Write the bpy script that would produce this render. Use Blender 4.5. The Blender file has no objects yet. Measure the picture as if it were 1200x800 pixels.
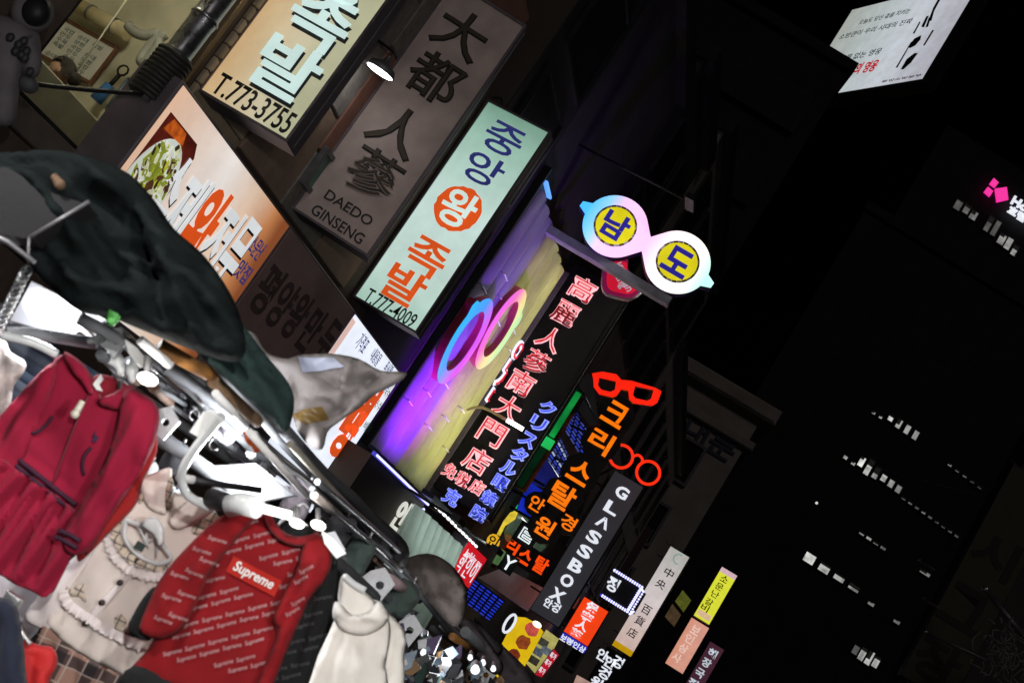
import bpy, bmesh, math, random
import numpy as np
from mathutils import Vector, Matrix, geometry
random.seed(7)
SC = bpy.context.scene
COL = SC.collection
rad = math.radians

# ------------------------------------------------------------------ camera
RHO, BETA, ALPHA = rad(33), math.atan2(290, 1450), rad(15.86)      # roll, pitch up, yaw to the left of the street axis (+Y)
_Fh = Vector((-math.sin(ALPHA), math.cos(ALPHA), 0)); _Z = Vector((0, 0, 1)); _R0 = Vector((math.cos(ALPHA), math.sin(ALPHA), 0))
F = _Fh * math.cos(BETA) + _Z * math.sin(BETA); _U0 = -_Fh * math.sin(BETA) + _Z * math.cos(BETA)
R = _R0 * math.cos(RHO) + _U0 * math.sin(RHO); U = -_R0 * math.sin(RHO) + _U0 * math.cos(RHO)
CAM = Vector((0, 0, 1.6))
cd = bpy.data.cameras.new('camera'); cam = bpy.data.objects.new('camera', cd); COL.objects.link(cam)
m3 = Matrix((R, U, -F)).transposed()
cam.matrix_world = Matrix.Translation(CAM) @ m3.to_4x4()
cd.sensor_width = 36; cd.lens = 43.5; cd.clip_end = 2000; cd.clip_start = 0.05
cd.dof.use_dof = True; cd.dof.focus_distance = 14.5; cd.dof.aperture_fstop = 6.3
SC.camera = cam

# ------------------------------------------------------------------ world, exposure
w = bpy.data.worlds.new('World'); SC.world = w; w.use_nodes = True
nt = w.node_tree; bg = nt.nodes['Background']
sky = nt.nodes.new('ShaderNodeTexSky'); sky.sky_type = 'NISHITA'; sky.sun_disc = False
sky.sun_elevation = rad(-9); sky.sun_rotation = rad(200)
nt.links.new(sky.outputs[0], bg.inputs[0]); bg.inputs[1].default_value = 0.06
SC.view_settings.view_transform = 'Standard'; SC.view_settings.look = 'None'
SC.view_settings.exposure = 0.0; SC.view_settings.gamma = 1.0
SC.cycles.use_denoising = True
SC.cycles.max_bounces = 6; SC.cycles.sample_clamp_indirect = 4.0
# faint fill added for the city's night glow, from behind the camera
sl = bpy.data.lights.new('night_fill', 'SUN'); sl.energy = 0.12; sl.angle = rad(12); sl.color = (1.0, .9, .86)
so = bpy.data.objects.new('night_fill', sl); COL.objects.link(so)
so.rotation_euler = Vector((-.35, .75, -.55)).to_track_quat('-Z', 'Y').to_euler()

# ------------------------------------------------------------------ placing helpers
def ray(px, py): return F + R * ((px - 600) / 1450) - U * ((py - 400) / 1450)
def P3(px, py, d): return CAM + ray(px, py) * d
def hitx(px, py, x): q = ray(px, py); return CAM + q * ((x - CAM.x) / q.x)

class Frame:
    """A vertical plane: s along it (to the viewer's right), t up, local Y away from the viewer."""
    def __init__(s, O, psi): s.O = Vector(O); s.psi = psi; s.a = Vector((math.cos(psi), math.sin(psi), 0)); s.b = Vector((-math.sin(psi), math.cos(psi), 0))
    def st(s, px, py, y=0.0):
        q = ray(px, py); k = (s.O + s.b * y - CAM).dot(s.b) / q.dot(s.b); h = CAM + q * k - s.O
        return (h.dot(s.a), h.z)
    def sts(s, pts, y=0.0): return [s.st(*p, y) for p in pts]
    def loc(s, P): h = Vector(P) - s.O; return (h.dot(s.a), h.dot(s.b), h.z)
def fit(quad, O, lo=-45, hi=45):
    best = None
    for k in range(lo * 2, hi * 2 + 1):
        f = Frame(O, rad(k / 2)); q = f.sts(quad)
        e = abs(q[0][1] - q[1][1]) + abs(q[3][1] - q[2][1]) + .004 * abs(k / 2)
        if best is None or e < best[0]: best = (e, f, q)
    f, q = best[1], best[2]
    s0 = (q[0][0] + q[3][0]) / 2; s1 = (q[1][0] + q[2][0]) / 2; t1 = (q[0][1] + q[1][1]) / 2; t0 = (q[2][1] + q[3][1]) / 2
    f.rect = (s0, s1, t0, t1); return f
FX = lambda x: Frame((x, 0, 0), rad(90))            # facade planes: s is world y, t is world z
def FC(px, py, d, psi=ALPHA): return Frame(P3(px, py, d), psi)   # plane facing the viewer

# ------------------------------------------------------------------ objects
def put(o, parent=None, kind=None, label=None, cat=None, group=None):
    COL.objects.link(o)
    if parent is not None: o.parent = parent
    if kind: o['kind'] = kind
    if label: o['label'] = label
    if cat: o['category'] = cat
    if group: o['group'] = group
    return o
def thing(name, label, cat, fr=None, group=None):
    o = bpy.data.objects.new(name, None); o.empty_display_size = .2
    if fr is not None: o.location = fr.O; o.rotation_euler = (0, 0, fr.psi)
    return put(o, None, None, label, cat, group)

class MB:
    def __init__(s): s.v = []; s.f = []; s.sm = []
    def quad_add(s, vs, fs, smooth=False):
        n = len(s.v); s.v += [tuple(v) for v in vs]; s.f += [tuple(n + i for i in f) for f in fs]; s.sm += [smooth] * len(fs); return s
    def box(s, x0, x1, y0, y1, z0, z1):
        return s.quad_add([(x0, y0, z0), (x1, y0, z0), (x1, y1, z0), (x0, y1, z0), (x0, y0, z1), (x1, y0, z1), (x1, y1, z1), (x0, y1, z1)],
                   [(0, 3, 2, 1), (4, 5, 6, 7), (0, 1, 5, 4), (1, 2, 6, 5), (2, 3, 7, 6), (3, 0, 4, 7)])
    def bbox(s, x0, x1, y0, y1, z0, z1, c=.01):
        """box with its front (low y) edges chamfered"""
        vs = [(x0, y0 + c, z0), (x1, y0 + c, z0), (x1, y0 + c, z1), (x0, y0 + c, z1), (x0, y1, z0), (x1, y1, z0), (x1, y1, z1), (x0, y1, z1),
              (x0 + c, y0, z0 + c), (x1 - c, y0, z0 + c), (x1 - c, y0, z1 - c), (x0 + c, y0, z1 - c)]
        return s.quad_add(vs, [(8, 9, 10, 11), (0, 1, 9, 8), (1, 2, 10, 9), (2, 3, 11, 10), (3, 0, 8, 11), (0, 4, 5, 1), (1, 5, 6, 2), (2, 6, 7, 3), (3, 7, 4, 0), (4, 7, 6, 5)])
    def prism(s, loops, y0, y1):
        """loops: outer polygon (s,t) and holes; extruded from local y0 (front) to y1"""
        L = [[Vector((a, b, 0)) for a, b in lp] for lp in loops]
        tri = geometry.tessellate_polygon(L); P = [p for lp in L for p in lp]; n = len(P)
        vs = [(p.x, y0, p.y) for p in P] + [(p.x, y1, p.y) for p in P]
        fs = [t for t in tri] + [tuple(n + i for i in reversed(t)) for t in tri]
        k = 0
        for lp in L:
            m = len(lp)
            for i in range(m): j = (i + 1) % m; fs.append((k + i, k + j, n + k + j, n + k + i))
            k += m
        return s.quad_add(vs, fs)
    def tube(s, pts, r, n=8, closed=False, r2=None):
        pts = [Vector(p) for p in pts]; m = len(pts); rings = []; prev = None
        for i, p in enumerate(pts):
            a = pts[(i - 1) % m] if (closed or i) else p; b = pts[(i + 1) % m] if (closed or i < m - 1) else p
            t = (b - a).normalized() if (b - a).length > 1e-9 else Vector((0, 0, 1))
            if prev is None: u = t.cross(Vector((0, 0, 1)) if abs(t.z) < .9 else Vector((1, 0, 0))).normalized()
            else: u = (prev - t * prev.dot(t)).normalized()
            prev = u; v = t.cross(u); q = r if r2 is None else r + (r2 - r) * i / max(1, m - 1)
            rings.append([p + (u * math.cos(2 * math.pi * k / n) + v * math.sin(2 * math.pi * k / n)) * q for k in range(n)])
        vs = [x for rg in rings for x in rg]; fs = []
        for i in range(m if closed else m - 1):
            for k in range(n):
                a = i * n + k; b = i * n + (k + 1) % n; c = ((i + 1) % m) * n + (k + 1) % n; d = ((i + 1) % m) * n + k; fs.append((a, b, c, d))
        s.quad_add(vs, fs, True)
        if not closed: s.quad_add(rings[0], [tuple(range(n))]); s.quad_add(rings[-1], [tuple(range(n))])
        return s
    def ball(s, c, rx, ry=None, rz=None, nu=12, nv=8):
        ry = ry or rx; rz = rz or rx; c = Vector(c); vs = []; fs = []
        for i in range(nv + 1):
            th = math.pi * i / nv
            for k in range(nu): ph = 2 * math.pi * k / nu; vs.append((c.x + rx * math.sin(th) * math.cos(ph), c.y + ry * math.sin(th) * math.sin(ph), c.z + rz * math.cos(th)))
        for i in range(nv):
            for k in range(nu): fs.append((i * nu + k, i * nu + (k + 1) % nu, (i + 1) * nu + (k + 1) % nu, (i + 1) * nu + k))
        return s.quad_add(vs, fs, True)
    def lathe(s, axis0, axis1, prof, n=20):
        """prof: list of (fraction along axis, radius)"""
        A = Vector(axis0); B = Vector(axis1); t = (B - A).normalized(); u = t.orthogonal().normalized(); v = t.cross(u); vs = []; fs = []
        for f_, r_ in prof:
            for k in range(n): vs.append(A + (B - A) * f_ + (u * math.cos(2 * math.pi * k / n) + v * math.sin(2 * math.pi * k / n)) * max(r_, 1e-4))
        for i in range(len(prof) - 1):
            for k in range(n): fs.append((i * n + k, i * n + (k + 1) % n, (i + 1) * n + (k + 1) % n, (i + 1) * n + k))
        return s.quad_add(vs, fs, True)
    def build(s, name, mat, parent=None, kind=None, label=None, cat=None, group=None):
        me = bpy.data.meshes.new(name); me.from_pydata(s.v, [], s.f); me.materials.append(mat); me.update()
        me.polygons.foreach_set('use_smooth', s.sm)
        bm = bmesh.new(); bm.from_mesh(me); bmesh.ops.remove_doubles(bm, verts=bm.verts, dist=1e-6); bmesh.ops.recalc_face_normals(bm, faces=bm.faces); bm.to_mesh(me); bm.free()
        return put(bpy.data.objects.new(name, me), parent, kind, label, cat, group)
def part_box(name, mat, parent, *b, **k): return MB().box(*b).build(name, mat, parent, **k)
def smooth_loop(pts, n=5, closed=True):
    out = []; m = len(pts)
    for i in range(m if closed else m - 1):
        g = lambda j: pts[j % m] if closed else pts[max(0, min(m - 1, j))]
        p0, p1, p2, p3 = g(i - 1), g(i), g(i + 1), g(i + 2)
        for k in range(n):
            t = k / n
            out.append(tuple(.5 * (2 * b + (c - a) * t + (2 * a - 5 * b + 4 * c - d) * t * t + (3 * b - a - 3 * c + d) * t ** 3) for a, b, c, d in zip(p0, p1, p2, p3)))
    if not closed: out.append(tuple(pts[-1]))
    return out
def px_tube(pts, r, n=8, sm=4): return MB().tube(smooth_loop([tuple(P3(*p)) for p in pts], sm, False) if sm else [P3(*p) for p in pts], r, n)

# ------------------------------------------------------------------ lettering
_fc = bpy.data.curves.new('lettering', 'FONT'); _fo = bpy.data.objects.new('lettering', _fc); COL.objects.link(_fo); _gl = {}
def glyph(body, off=0.0):
    k = (body, round(off, 3))
    if k not in _gl:
        _fc.body = body; _fc.offset = off; _fc.extrude = .5; _fc.resolution_u = 3
        dg = bpy.context.evaluated_depsgraph_get(); me = bpy.data.meshes.new_from_object(_fo.evaluated_get(dg))
        V = np.array([v.co for v in me.vertices]) if len(me.vertices) else np.zeros((1, 3)); _gl[k] = (V, [tuple(p.vertices) for p in me.polygons]); bpy.data.meshes.remove(me)
    return _gl[k]
def letters(mb, body, cx, cz, wd, ht, y, th, off=0.0, rot=0.0, fn=None, skew=0.0):
    """add lettering to mb: centred at (cx,cz), wd x ht (wd None keeps the shape), front at local y-th. off grows the strokes without moving the box"""
    V, Fc = glyph(body, off); V0 = glyph(body, 0.0)[0] if off else V
    lo, hi = V0.min(0), V0.max(0); kz = ht / max(hi[1] - lo[1], 1e-3); kx = wd / max(hi[0] - lo[0], 1e-3) if wd else kz
    X = (V[:, 0] - (lo[0] + hi[0]) / 2) * kx; Zz = (V[:, 1] - (lo[1] + hi[1]) / 2) * kz; X = X + skew * Zz; c, s_ = math.cos(rot), math.sin(rot)
    x = cx + X * c - Zz * s_; z = cz + X * s_ + Zz * c; yy = y - th * (V[:, 2] + .5)
    if fn is not None: yy = yy + fn(x, z)
    return mb.quad_add(list(zip(x.tolist(), yy.tolist(), z.tolist())), Fc)
def text_part(name, mat, parent, body, *a, **k): return letters(MB(), body, *a, **k).build(name, mat, parent)

# ------------------------------------------------------------------ materials
_mats = {}
def _new(name):
    m = bpy.data.materials.new(name); m.use_nodes = True; return m, m.node_tree, m.node_tree.nodes['Principled BSDF']
def mat(name, col, rough=.6, metal=0.0, var=.25, scale=6.0, bump=.15, bscale=None, spec=.4, sheen=0.0, **k):
    """painted, metal or cloth surface with mottled colour, uneven gloss and fine relief"""
    if name in _mats: return _mats[name]
    m, t, b = _new(name); N, L = t.nodes, t.links
    tc = N.new('ShaderNodeTexCoord'); nz = N.new('ShaderNodeTexNoise'); nz.inputs['Scale'].default_value = scale; nz.inputs['Detail'].default_value = 6
    L.new(tc.outputs['Object'], nz.inputs['Vector'])
    cr = N.new('ShaderNodeValToRGB'); cr.color_ramp.elements[0].position = .3; cr.color_ramp.elements[1].position = .72
    cr.color_ramp.elements[0].color = tuple(c * (1 - var) for c in col) + (1,); cr.color_ramp.elements[1].color = tuple(min(1, c * (1 + var * .6)) for c in col) + (1,)
    L.new(nz.outputs[0], cr.inputs[0]); L.new(cr.outputs[0], b.inputs['Base Color'])
    mr = N.new('ShaderNodeMapRange'); mr.inputs[3].default_value = max(.03, rough - .12); mr.inputs[4].default_value = min(1, rough + .15); L.new(nz.outputs[0], mr.inputs[0]); L.new(mr.outputs[0], b.inputs['Roughness'])
    b.inputs['Metallic'].default_value = metal; b.inputs['Specular IOR Level'].default_value = spec
    if sheen: b.inputs['Sheen Weight'].default_value = sheen
    if bump:
        n2 = N.new('ShaderNodeTexNoise'); n2.inputs['Scale'].default_value = bscale or scale * 7; n2.inputs['Detail'].default_value = 4; L.new(tc.outputs['Object'], n2.inputs['Vector'])
        bp = N.new('ShaderNodeBump'); bp.inputs['Strength'].default_value = bump; bp.inputs['Distance'].default_value = .01; L.new(n2.outputs[0], bp.inputs['Height']); L.new(bp.outputs[0], b.inputs['Normal'])
    _mats[name] = m; return m
def emi(name, col, strength=1.0, base=None, dirt=.12, scale=3.0, rough=.35):
    """a lit surface (lamp, neon, backlit sheet): gives off light, with slightly uneven output"""
    if name in _mats: return _mats[name]
    m, t, b = _new(name); N, L = t.nodes, t.links
    b.inputs['Base Color'].default_value = tuple(base or [c * .5 for c in col]) + (1,); b.inputs['Roughness'].default_value = rough
    b.inputs['Emission Color'].default_value = tuple(col) + (1,); b.inputs['Emission Strength'].default_value = strength
    if dirt:
        tc = N.new('ShaderNodeTexCoord'); nz = N.new('ShaderNodeTexNoise'); nz.inputs['Scale'].default_value = scale; nz.inputs['Detail'].default_value = 5
        L.new(tc.outputs['Object'], nz.inputs['Vector']); mr = N.new('ShaderNodeMapRange'); mr.inputs[1].default_value = .3; mr.inputs[2].default_value = .7
        mr.inputs[3].default_value = strength * (1 - dirt); mr.inputs[4].default_value = strength * (1 + dirt * .6); L.new(nz.outputs[0], mr.inputs[0]); L.new(mr.outputs[0], b.inputs['Emission Strength'])
    _mats[name] = m; return m
def emi_ramp(name, axis, stops, a0, a1, strength=1.0, wob=0.0):
    """a lit sheet or colour-changing tube whose own light colour runs along object axis x/y/z between a0 and a1"""
    m, t, b = _new(name); N, L = t.nodes, t.links
    tc = N.new('ShaderNodeTexCoord'); sp = N.new('ShaderNodeSeparateXYZ'); L.new(tc.outputs['Object'], sp.inputs[0])
    mr = N.new('ShaderNodeMapRange'); mr.inputs[1].default_value = a0; mr.inputs[2].default_value = a1; src = sp.outputs['xyz'.index(axis)]
    if wob:
        nz = N.new('ShaderNodeTexNoise'); nz.inputs['Scale'].default_value = 1.6; L.new(tc.outputs['Object'], nz.inputs['Vector'])
        ma = N.new('ShaderNodeMath'); ma.operation = 'MULTIPLY_ADD'; ma.inputs[1].default_value = wob; L.new(nz.outputs[0], ma.inputs[0]); L.new(src, ma.inputs[2]); src = ma.outputs[0]
    L.new(src, mr.inputs[0]); cr = N.new('ShaderNodeValToRGB'); e = cr.color_ramp.elements
    while len(e) < len(stops): e.new(.5)
    for k, (p, c) in enumerate(stops): e[k].position = p; e[k].color = tuple(c) + (1,)
    L.new(mr.outputs[0], cr.inputs[0]); L.new(cr.outputs[0], b.inputs['Emission Color']); b.inputs['Emission Strength'].default_value = strength
    n2 = N.new('ShaderNodeTexNoise'); n2.inputs['Scale'].default_value = 1.8; n2.inputs['Detail'].default_value = 9; n2.inputs['Roughness'].default_value = .65; L.new(tc.outputs['Object'], n2.inputs['Vector']); m2 = N.new('ShaderNodeMapRange'); m2.inputs[1].default_value = .3; m2.inputs[2].default_value = .65; m2.inputs[3].default_value = strength * .84; m2.inputs[4].default_value = strength * 1.04; L.new(n2.outputs[0], m2.inputs[0]); L.new(m2.outputs[0], b.inputs['Emission Strength'])
    b.inputs['Base Color'].default_value = (.06, .06, .06, 1); b.inputs['Roughness'].default_value = .35; return m
def srgb(r, g, b):
    f = lambda c: (c / 255 / 12.92) if c / 255 <= .04045 else ((c / 255 + .055) / 1.055) ** 2.4
    return (f(r), f(g), f(b))
M_black = mat('black_painted_metal', (.018, .018, .02), .45, .3)
M_dark = mat('dark_facade_paint', (.03, .029, .03), .75, scale=2)
M_frame = mat('mauve_sign_frame', (.12, .10, .115), .5, .3)
M_gray = mat('grey_painted_steel', (.2, .2, .21), .45, .6, scale=14)
M_steel = mat('bright_galvanised_steel', (.62, .63, .65), .3, .9, var=.15, scale=20)
M_white = mat('white_plastic', (.75, .75, .74), .4, var=.08)
M_brown = mat('brown_wall_cladding', (.085, .06, .045), .8, scale=9, bump=.5)
M_ink = mat('black_print', (.012, .012, .014), .6, var=.1, bump=0)

def area(name, loc, target, size, power, col, size_y=None, spread=110):
    l = bpy.data.lights.new(name, 'AREA'); l.energy = power; l.color = col; l.size = size; l.spread = rad(spread)
    if size_y: l.shape = 'RECTANGLE'; l.size_y = size_y
    o = bpy.data.objects.new(name, l); o.location = loc; o.rotation_euler = (Vector(target) - Vector(loc)).to_track_quat('-Z', 'Y').to_euler(); COL.objects.link(o); return o
def point(name, loc, power, col=(1, 1, 1), size=.03):
    l = bpy.data.lights.new(name, 'POINT'); l.energy = power; l.color = col; l.shadow_soft_size = size
    o = bpy.data.objects.new(name, l); o.location = loc; COL.objects.link(o); return o

# ================================================================== THE SETTING
M_asph = mat('asphalt', (.045, .045, .048), .85, scale=3, bump=.4)
g = MB().box(-400, 400, -60, 900, -.6, 0).build('street', M_asph, None, 'structure')
def wall_building(name, label, x, y0, y1, h, m=None, depth=9, cornice=True):
    b = thing(name, label, 'building', FX(x))
    MB().box(y0, y1, 0, depth, 0, h).build('wall', m or M_dark, b)
    if cornice: MB().bbox(y0 - .1, y1 - .003, -.18, .3, h, h + .35).build('cornice', M_black, b)
    return b
def windows(b, y0, y1, z0, z1, n, rows, gap=.35, m=None, mp=None):
    """recessed-looking window units: each frame a part, its pane a sub-part"""
    wd = (y1 - y0) / n; ht = (z1 - z0) / rows
    for r_ in range(rows):
        for k in range(n):
            a, c = y0 + k * wd + gap / 2, y0 + (k + 1) * wd - gap / 2; p, q = z0 + r_ * ht + gap / 2, z0 + (r_ + 1) * ht - gap / 2
            fr_ = MB().prism([[(a, p), (c, p), (c, q), (a, q)], [(a + .06, p + .06), (c - .06, p + .06), (c - .06, q - .06), (a + .06, q - .06)]], -.07, -.003).build('window', m or M_frame, b)
            MB().box(a + .06, c - .06, -.03, -.01, p + .06, q - .06).build('pane', mp or M_darkglass, fr_)
M_darkglass = mat('dark_window_glass', (.012, .014, .016), .5, spec=.1, bump=.02, var=.1)

# ---------------------------------------------------- restaurant building (near left)
FW = FX(-5.5)
rb = thing('restaurant_building', 'brown clad two storey restaurant with a lit upstairs window behind the stall canopy', 'building', FW)
s_l, s_r, t_sill, t_head = 6.47, 7.66, 2.76, 4.9
MB().box(1.5, s_l, 0, .1, 0, 9).box(s_r, 13.4, 0, .1, 0, 11).box(s_l, s_r, 0, .1, 0, t_sill).box(s_l, s_r, 0, .1, t_head, 9).build('wall', M_brown, rb)
MB().bbox(s_l - .5, s_r, -.12, .02, t_sill - .2, t_sill - .02).build('sill', mat('weathered_sill_wood', (.1, .08, .065), .7, scale=5), rb)
MB().prism([[(s_l, t_sill), (s_r, t_sill), (s_r, t_head), (s_l, t_head)], [(s_l + .035, t_sill + .035), (s_r - .05, t_sill + .035), (s_r - .05, t_head - .05), (s_l + .035, t_head - .05)]], .01, .11).build('window_frame', M_black, rb)
M_plain = mat('kitchen_cream_wall', (.62, .58, .44), .7, scale=2.5)
MB().box(4.0, 9.3, 3.6, 3.7, 2.3, 5.4).box(9.2, 9.3, .11, 3.6, 2.3, 5.4).box(4.0, 4.1, .11, 3.6, 2.3, 5.4).build('room_wall', M_plain, rb)
MB().box(4.0, 9.3, .11, 3.7, 5.2, 5.3).box(4.0, 9.3, .11, 3.7, 2.0, 2.1).build('ceiling', mat('kitchen_ceiling', (.5, .47, .38), .8), rb)
FI = FX(-6.15)
a = FI.st(48, 76); c = FI.st(128, 152)
MB().bbox(6.0, c[0] + .12, .62, .7, 2.1, (a[1] + c[1]) / 2).build('counter', mat('pale_counter_panel', (.55, .54, .42), .5, scale=3), rb)
gm, gt, gb = _new('window_glass'); gb.inputs['Base Color'].default_value = (.8, .85, .85, 1); gb.inputs['Roughness'].default_value = .03
gb.inputs['Transmission Weight'].default_value = 1; gb.inputs['IOR'].default_value = 1.02; gb.inputs['Specular IOR Level'].default_value = .6
MB().box(s_l + .035, s_r - .05, .06, .068, t_sill + .035, t_head - .05).build('pane', gm, rb)
# a fluorescent batten on the kitchen ceiling
kl = thing('kitchen_lamp', 'fluorescent batten lamp on the kitchen ceiling behind the upstairs window', 'lamp', Frame((-6.1, 7.3, 5.1), rad(90)))
MB().bbox(-.6, .6, -.06, .06, .02, .095).build('housing', M_white, kl); MB().tube([(-.55, 0, 0), (.55, 0, 0)], .018).build('tube', emi('kitchen_tube', (1, .93, .72), 9, dirt=0), kl)
point('kitchen_light', (-5.95, 7.15, 4.8), 66, (1, .9, .66), .2)
# siding planks
M_plank = [mat('tan_siding_%d' % i, (.34 + .03 * i, .27 + .025 * i, .18 + .02 * i), .7, scale=4 + i) for i in range(3)]
for k in range(20):
    z = 3.3 + k * .125
    MB().bbox(7.98, 8.95, -.05 + .004 * math.sin(k * 5), -.002, z, z + .112, .012).build('plank', M_plank[k % 3], rb)
# darker cladding panels behind the projecting signs
for k, (a, b_, z0, z1, mm) in enumerate([(9.0, 10.1, 3.75, 4.7, 0), (10.12, 11.2, 3.75, 4.35, 1), (9.0, 10.1, 4.73, 6.1, 1), (10.12, 11.2, 4.39, 5.6, 2), (11.23, 12.4, 3.75, 4.6, 0), (11.23, 12.4, 4.63, 6.0, 1), (9.0, 10.1, 6.13, 7.5, 0), (10.12, 11.2, 5.63, 7.0, 1), (11.23, 12.4, 6.03, 7.6, 2)]):
    MB().bbox(a, b_, -.04, -.003, z0, z1).build('panel', [mat('umber_panel', (.26, .18, .13), .75, bump=.5), mat('grey_rough_panel', (.22, .2, .18), .85, bump=.7, scale=12), mat('maroon_panel', (.26, .12, .085), .7, bump=.4)][mm], rb)
sw = MB().prism([[(10.15, 4.02), (10.55, 4.02), (10.55, 4.45), (10.15, 4.45)], [(10.2, 4.07), (10.5, 4.07), (10.5, 4.4), (10.2, 4.4)]], -.1, -.041).build('window', M_gray, rb)
MB().box(10.2, 10.5, -.075, -.05, 4.07, 4.4).build('pane', mat('greenish_pane', (.10, .2, .16), .15), sw)

# menu board on the kitchen's far wall, wall tools, inner duct
FK = Frame((0, 9.15, 0), 0)
q = FK.sts([(76, 20), (140, 58), (107, 102), (43, 64)])
s0, s1, t0, t1 = (q[0][0] + q[3][0]) / 2, (q[1][0] + q[2][0]) / 2, (q[2][1] + q[3][1]) / 2, (q[0][1] + q[1][1]) / 2
mb_ = thing('menu_board', 'white handwritten menu board with a brown frame on the kitchen wall', 'menu board', FK)
MB().prism([[(s0, t0), (s1, t0), (s1, t1), (s0, t1)], [(s0 + .03, t0 + .03), (s1 - .03, t0 + .03), (s1 - .03, t1 - .03), (s0 + .03, t1 - .03)]], -.03, .0).build('frame', mat('brown_board_frame', (.16, .07, .045), .5), mb_)
MB().box(s0 + .03, s1 - .03, -.015, .02, t0 + .03, t1 - .03).build('sheet', mat('white_board', (.72, .7, .66), .4, var=.08), mb_)
lw = MB()
for r_ in range(6):
    for k in range(3):
        if (r_ * 3 + k) % 7 == 5: continue
        letters(lw, ['국밥', '순대', '족발', '만두', '보쌈', '냉면', '수육'][(r_ * 3 + k) % 7], s0 + .14 + k * (s1 - s0 - .16) / 3, t1 - .09 - r_ * (t1 - t0 - .1) / 6, .12, .045, -.016, .002)
lw.build('handwriting', mat('teal_marker', (.05, .12, .13), .6), mb_)
def wall_pt(px, py, y=9.15):
    q_ = ray(px, py); return CAM + q_ * ((y - CAM.y) / q_.y)
tl = thing('blue_hose_reel', 'blue handled cleaning tool hanging on the kitchen wall beside the menu board', 'tool')
A = wall_pt(140, 88, 9.0); B = wall_pt(112, 118, 9.0)
MB().tube([A, A.lerp(B, .45)], .02, 8).build('shaft', M_black, tl); MB().tube([A.lerp(B, .4), B], .045, 8, r2=.06).build('handle', mat('blue_plastic', (.05, .16, .4), .4), tl)
MB().tube([A + Vector((.05 * math.cos(k * .7), 0, .05 * math.sin(k * .7) + .05)) for k in range(9)], .01, 6, True).build('hook', M_black, tl)
tr = thing('drying_rack', 'grey striped drying rack against the kitchen wall near the window jamb', 'rack')
for k in range(6):
    A = wall_pt(150 + k * 3.2, 92 + k * 2.0, 8.9); B = wall_pt(124 + k * 3.2, 128 + k * 2.0, 8.9)
    MB().tube([A, B], .014, 6).build('bar', mat('blue_grey_rack', (.16, .2, .26), .4, .4), tr)
for e in (0, 1): MB().tube([wall_pt(150 - 26 * e, 92 + 36 * e, 8.88), wall_pt(169 - 26 * e, 103 + 36 * e, 8.88)], .012, 6).build('end_bar', M_gray, tr)
dk = thing('extractor_hose', 'grey looped extractor hose hanging inside the kitchen by the window', 'hose')
pts = [wall_pt(*p, 8.6) for p in [(150, 30), (158, 38), (170, 42), (182, 40), (186, 52), (178, 66), (168, 74), (166, 68), (178, 52), (194, 40)]]
MB().tube(smooth_loop([tuple(p) for p in pts], 5, False), .045, 10).build('hose_body', mat('hose_grey', (.3, .3, .27), .5), dk)
cc = MB()
cb = thing('ceiling_pipe', 'cream lagged pipe crossing the kitchen under the ceiling', 'pipe')
MB().tube([wall_pt(88, 5, 9.0), wall_pt(150, 40, 9.0)], .07, 12).build('pipe_body', mat('lagged_pipe', (.55, .46, .28), .6, bump=.4), cb)
for k in (.3, .75): MB().tube([wall_pt(88 + 62 * k - 1, 5 + 35 * k - .6, 9.0), wall_pt(88 + 62 * k + 1, 5 + 35 * k + .6, 9.0)], .078, 12).build('clamp', M_gray, cb)
wr = thing('pull_cord', 'thin pale cord running past the menu board', 'cord')
MB().tube([wall_pt(148, 0, 8.4), wall_pt(90, 84, 8.4)], .008, 6).build('cord_body', mat('pale_cord', (.6, .57, .45), .6), wr)

# duct outside, with its black hose
M_duct = mat('dull_duct_steel', (.30, .30, .32), .28, .9, var=.3, scale=14)
du = thing('steel_duct', 'shiny galvanised steel duct running up the wall beside the upstairs window', 'duct')
A = Vector(hitx(215, 62, -5.3)); n_ = 9
A.x = -5.33
for k in range(n_):
    z0 = A.z - .05 + k * .34
    MB().lathe((A.x, A.y, z0), (A.x, A.y, z0 + .336), [(0, .104), (.02, .114), (.06, .107), (.12, .099), (.5, .099), (.88, .099), (.95, .104), (1, .105)], 20).build('duct_section', M_duct, du)
bh = MB()
for k in range(11): bh.tube([Vector((A.x, A.y, A.z - .06 - k * .035)) + Vector((.125 * math.cos(i * math.pi / 8), .125 * math.sin(i * math.pi / 8), 0)) for i in range(16)], .02, 6, True)
bh.lathe((A.x, A.y, A.z - .03), (A.x, A.y, A.z - .46), [(0, .115), (1, .115)], 16)
bh.build('flexible_hose', mat('black_rubber', (.02, .018, .017), .6), du)
cn = thing('conduit', 'thin rusty conduit fixed along the steel duct', 'conduit')
MB().tube([(-5.3, A.y + .21, A.z - .25), (-5.3, A.y + .21, 6.6)], .018, 8).build('conduit_pipe', mat('rusty_conduit', (.3, .2, .1), .6, .4), cn)
rod = thing('curtain_rod', 'thin dark rod slanting across the upstairs window', 'rod')
px_tube([(6, 94, 7.5), (60, 101, 7.9), (120, 107, 8.3), (176, 111, 8.7)], .017, 8, 3).build('rod_body', M_black, rod)

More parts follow.
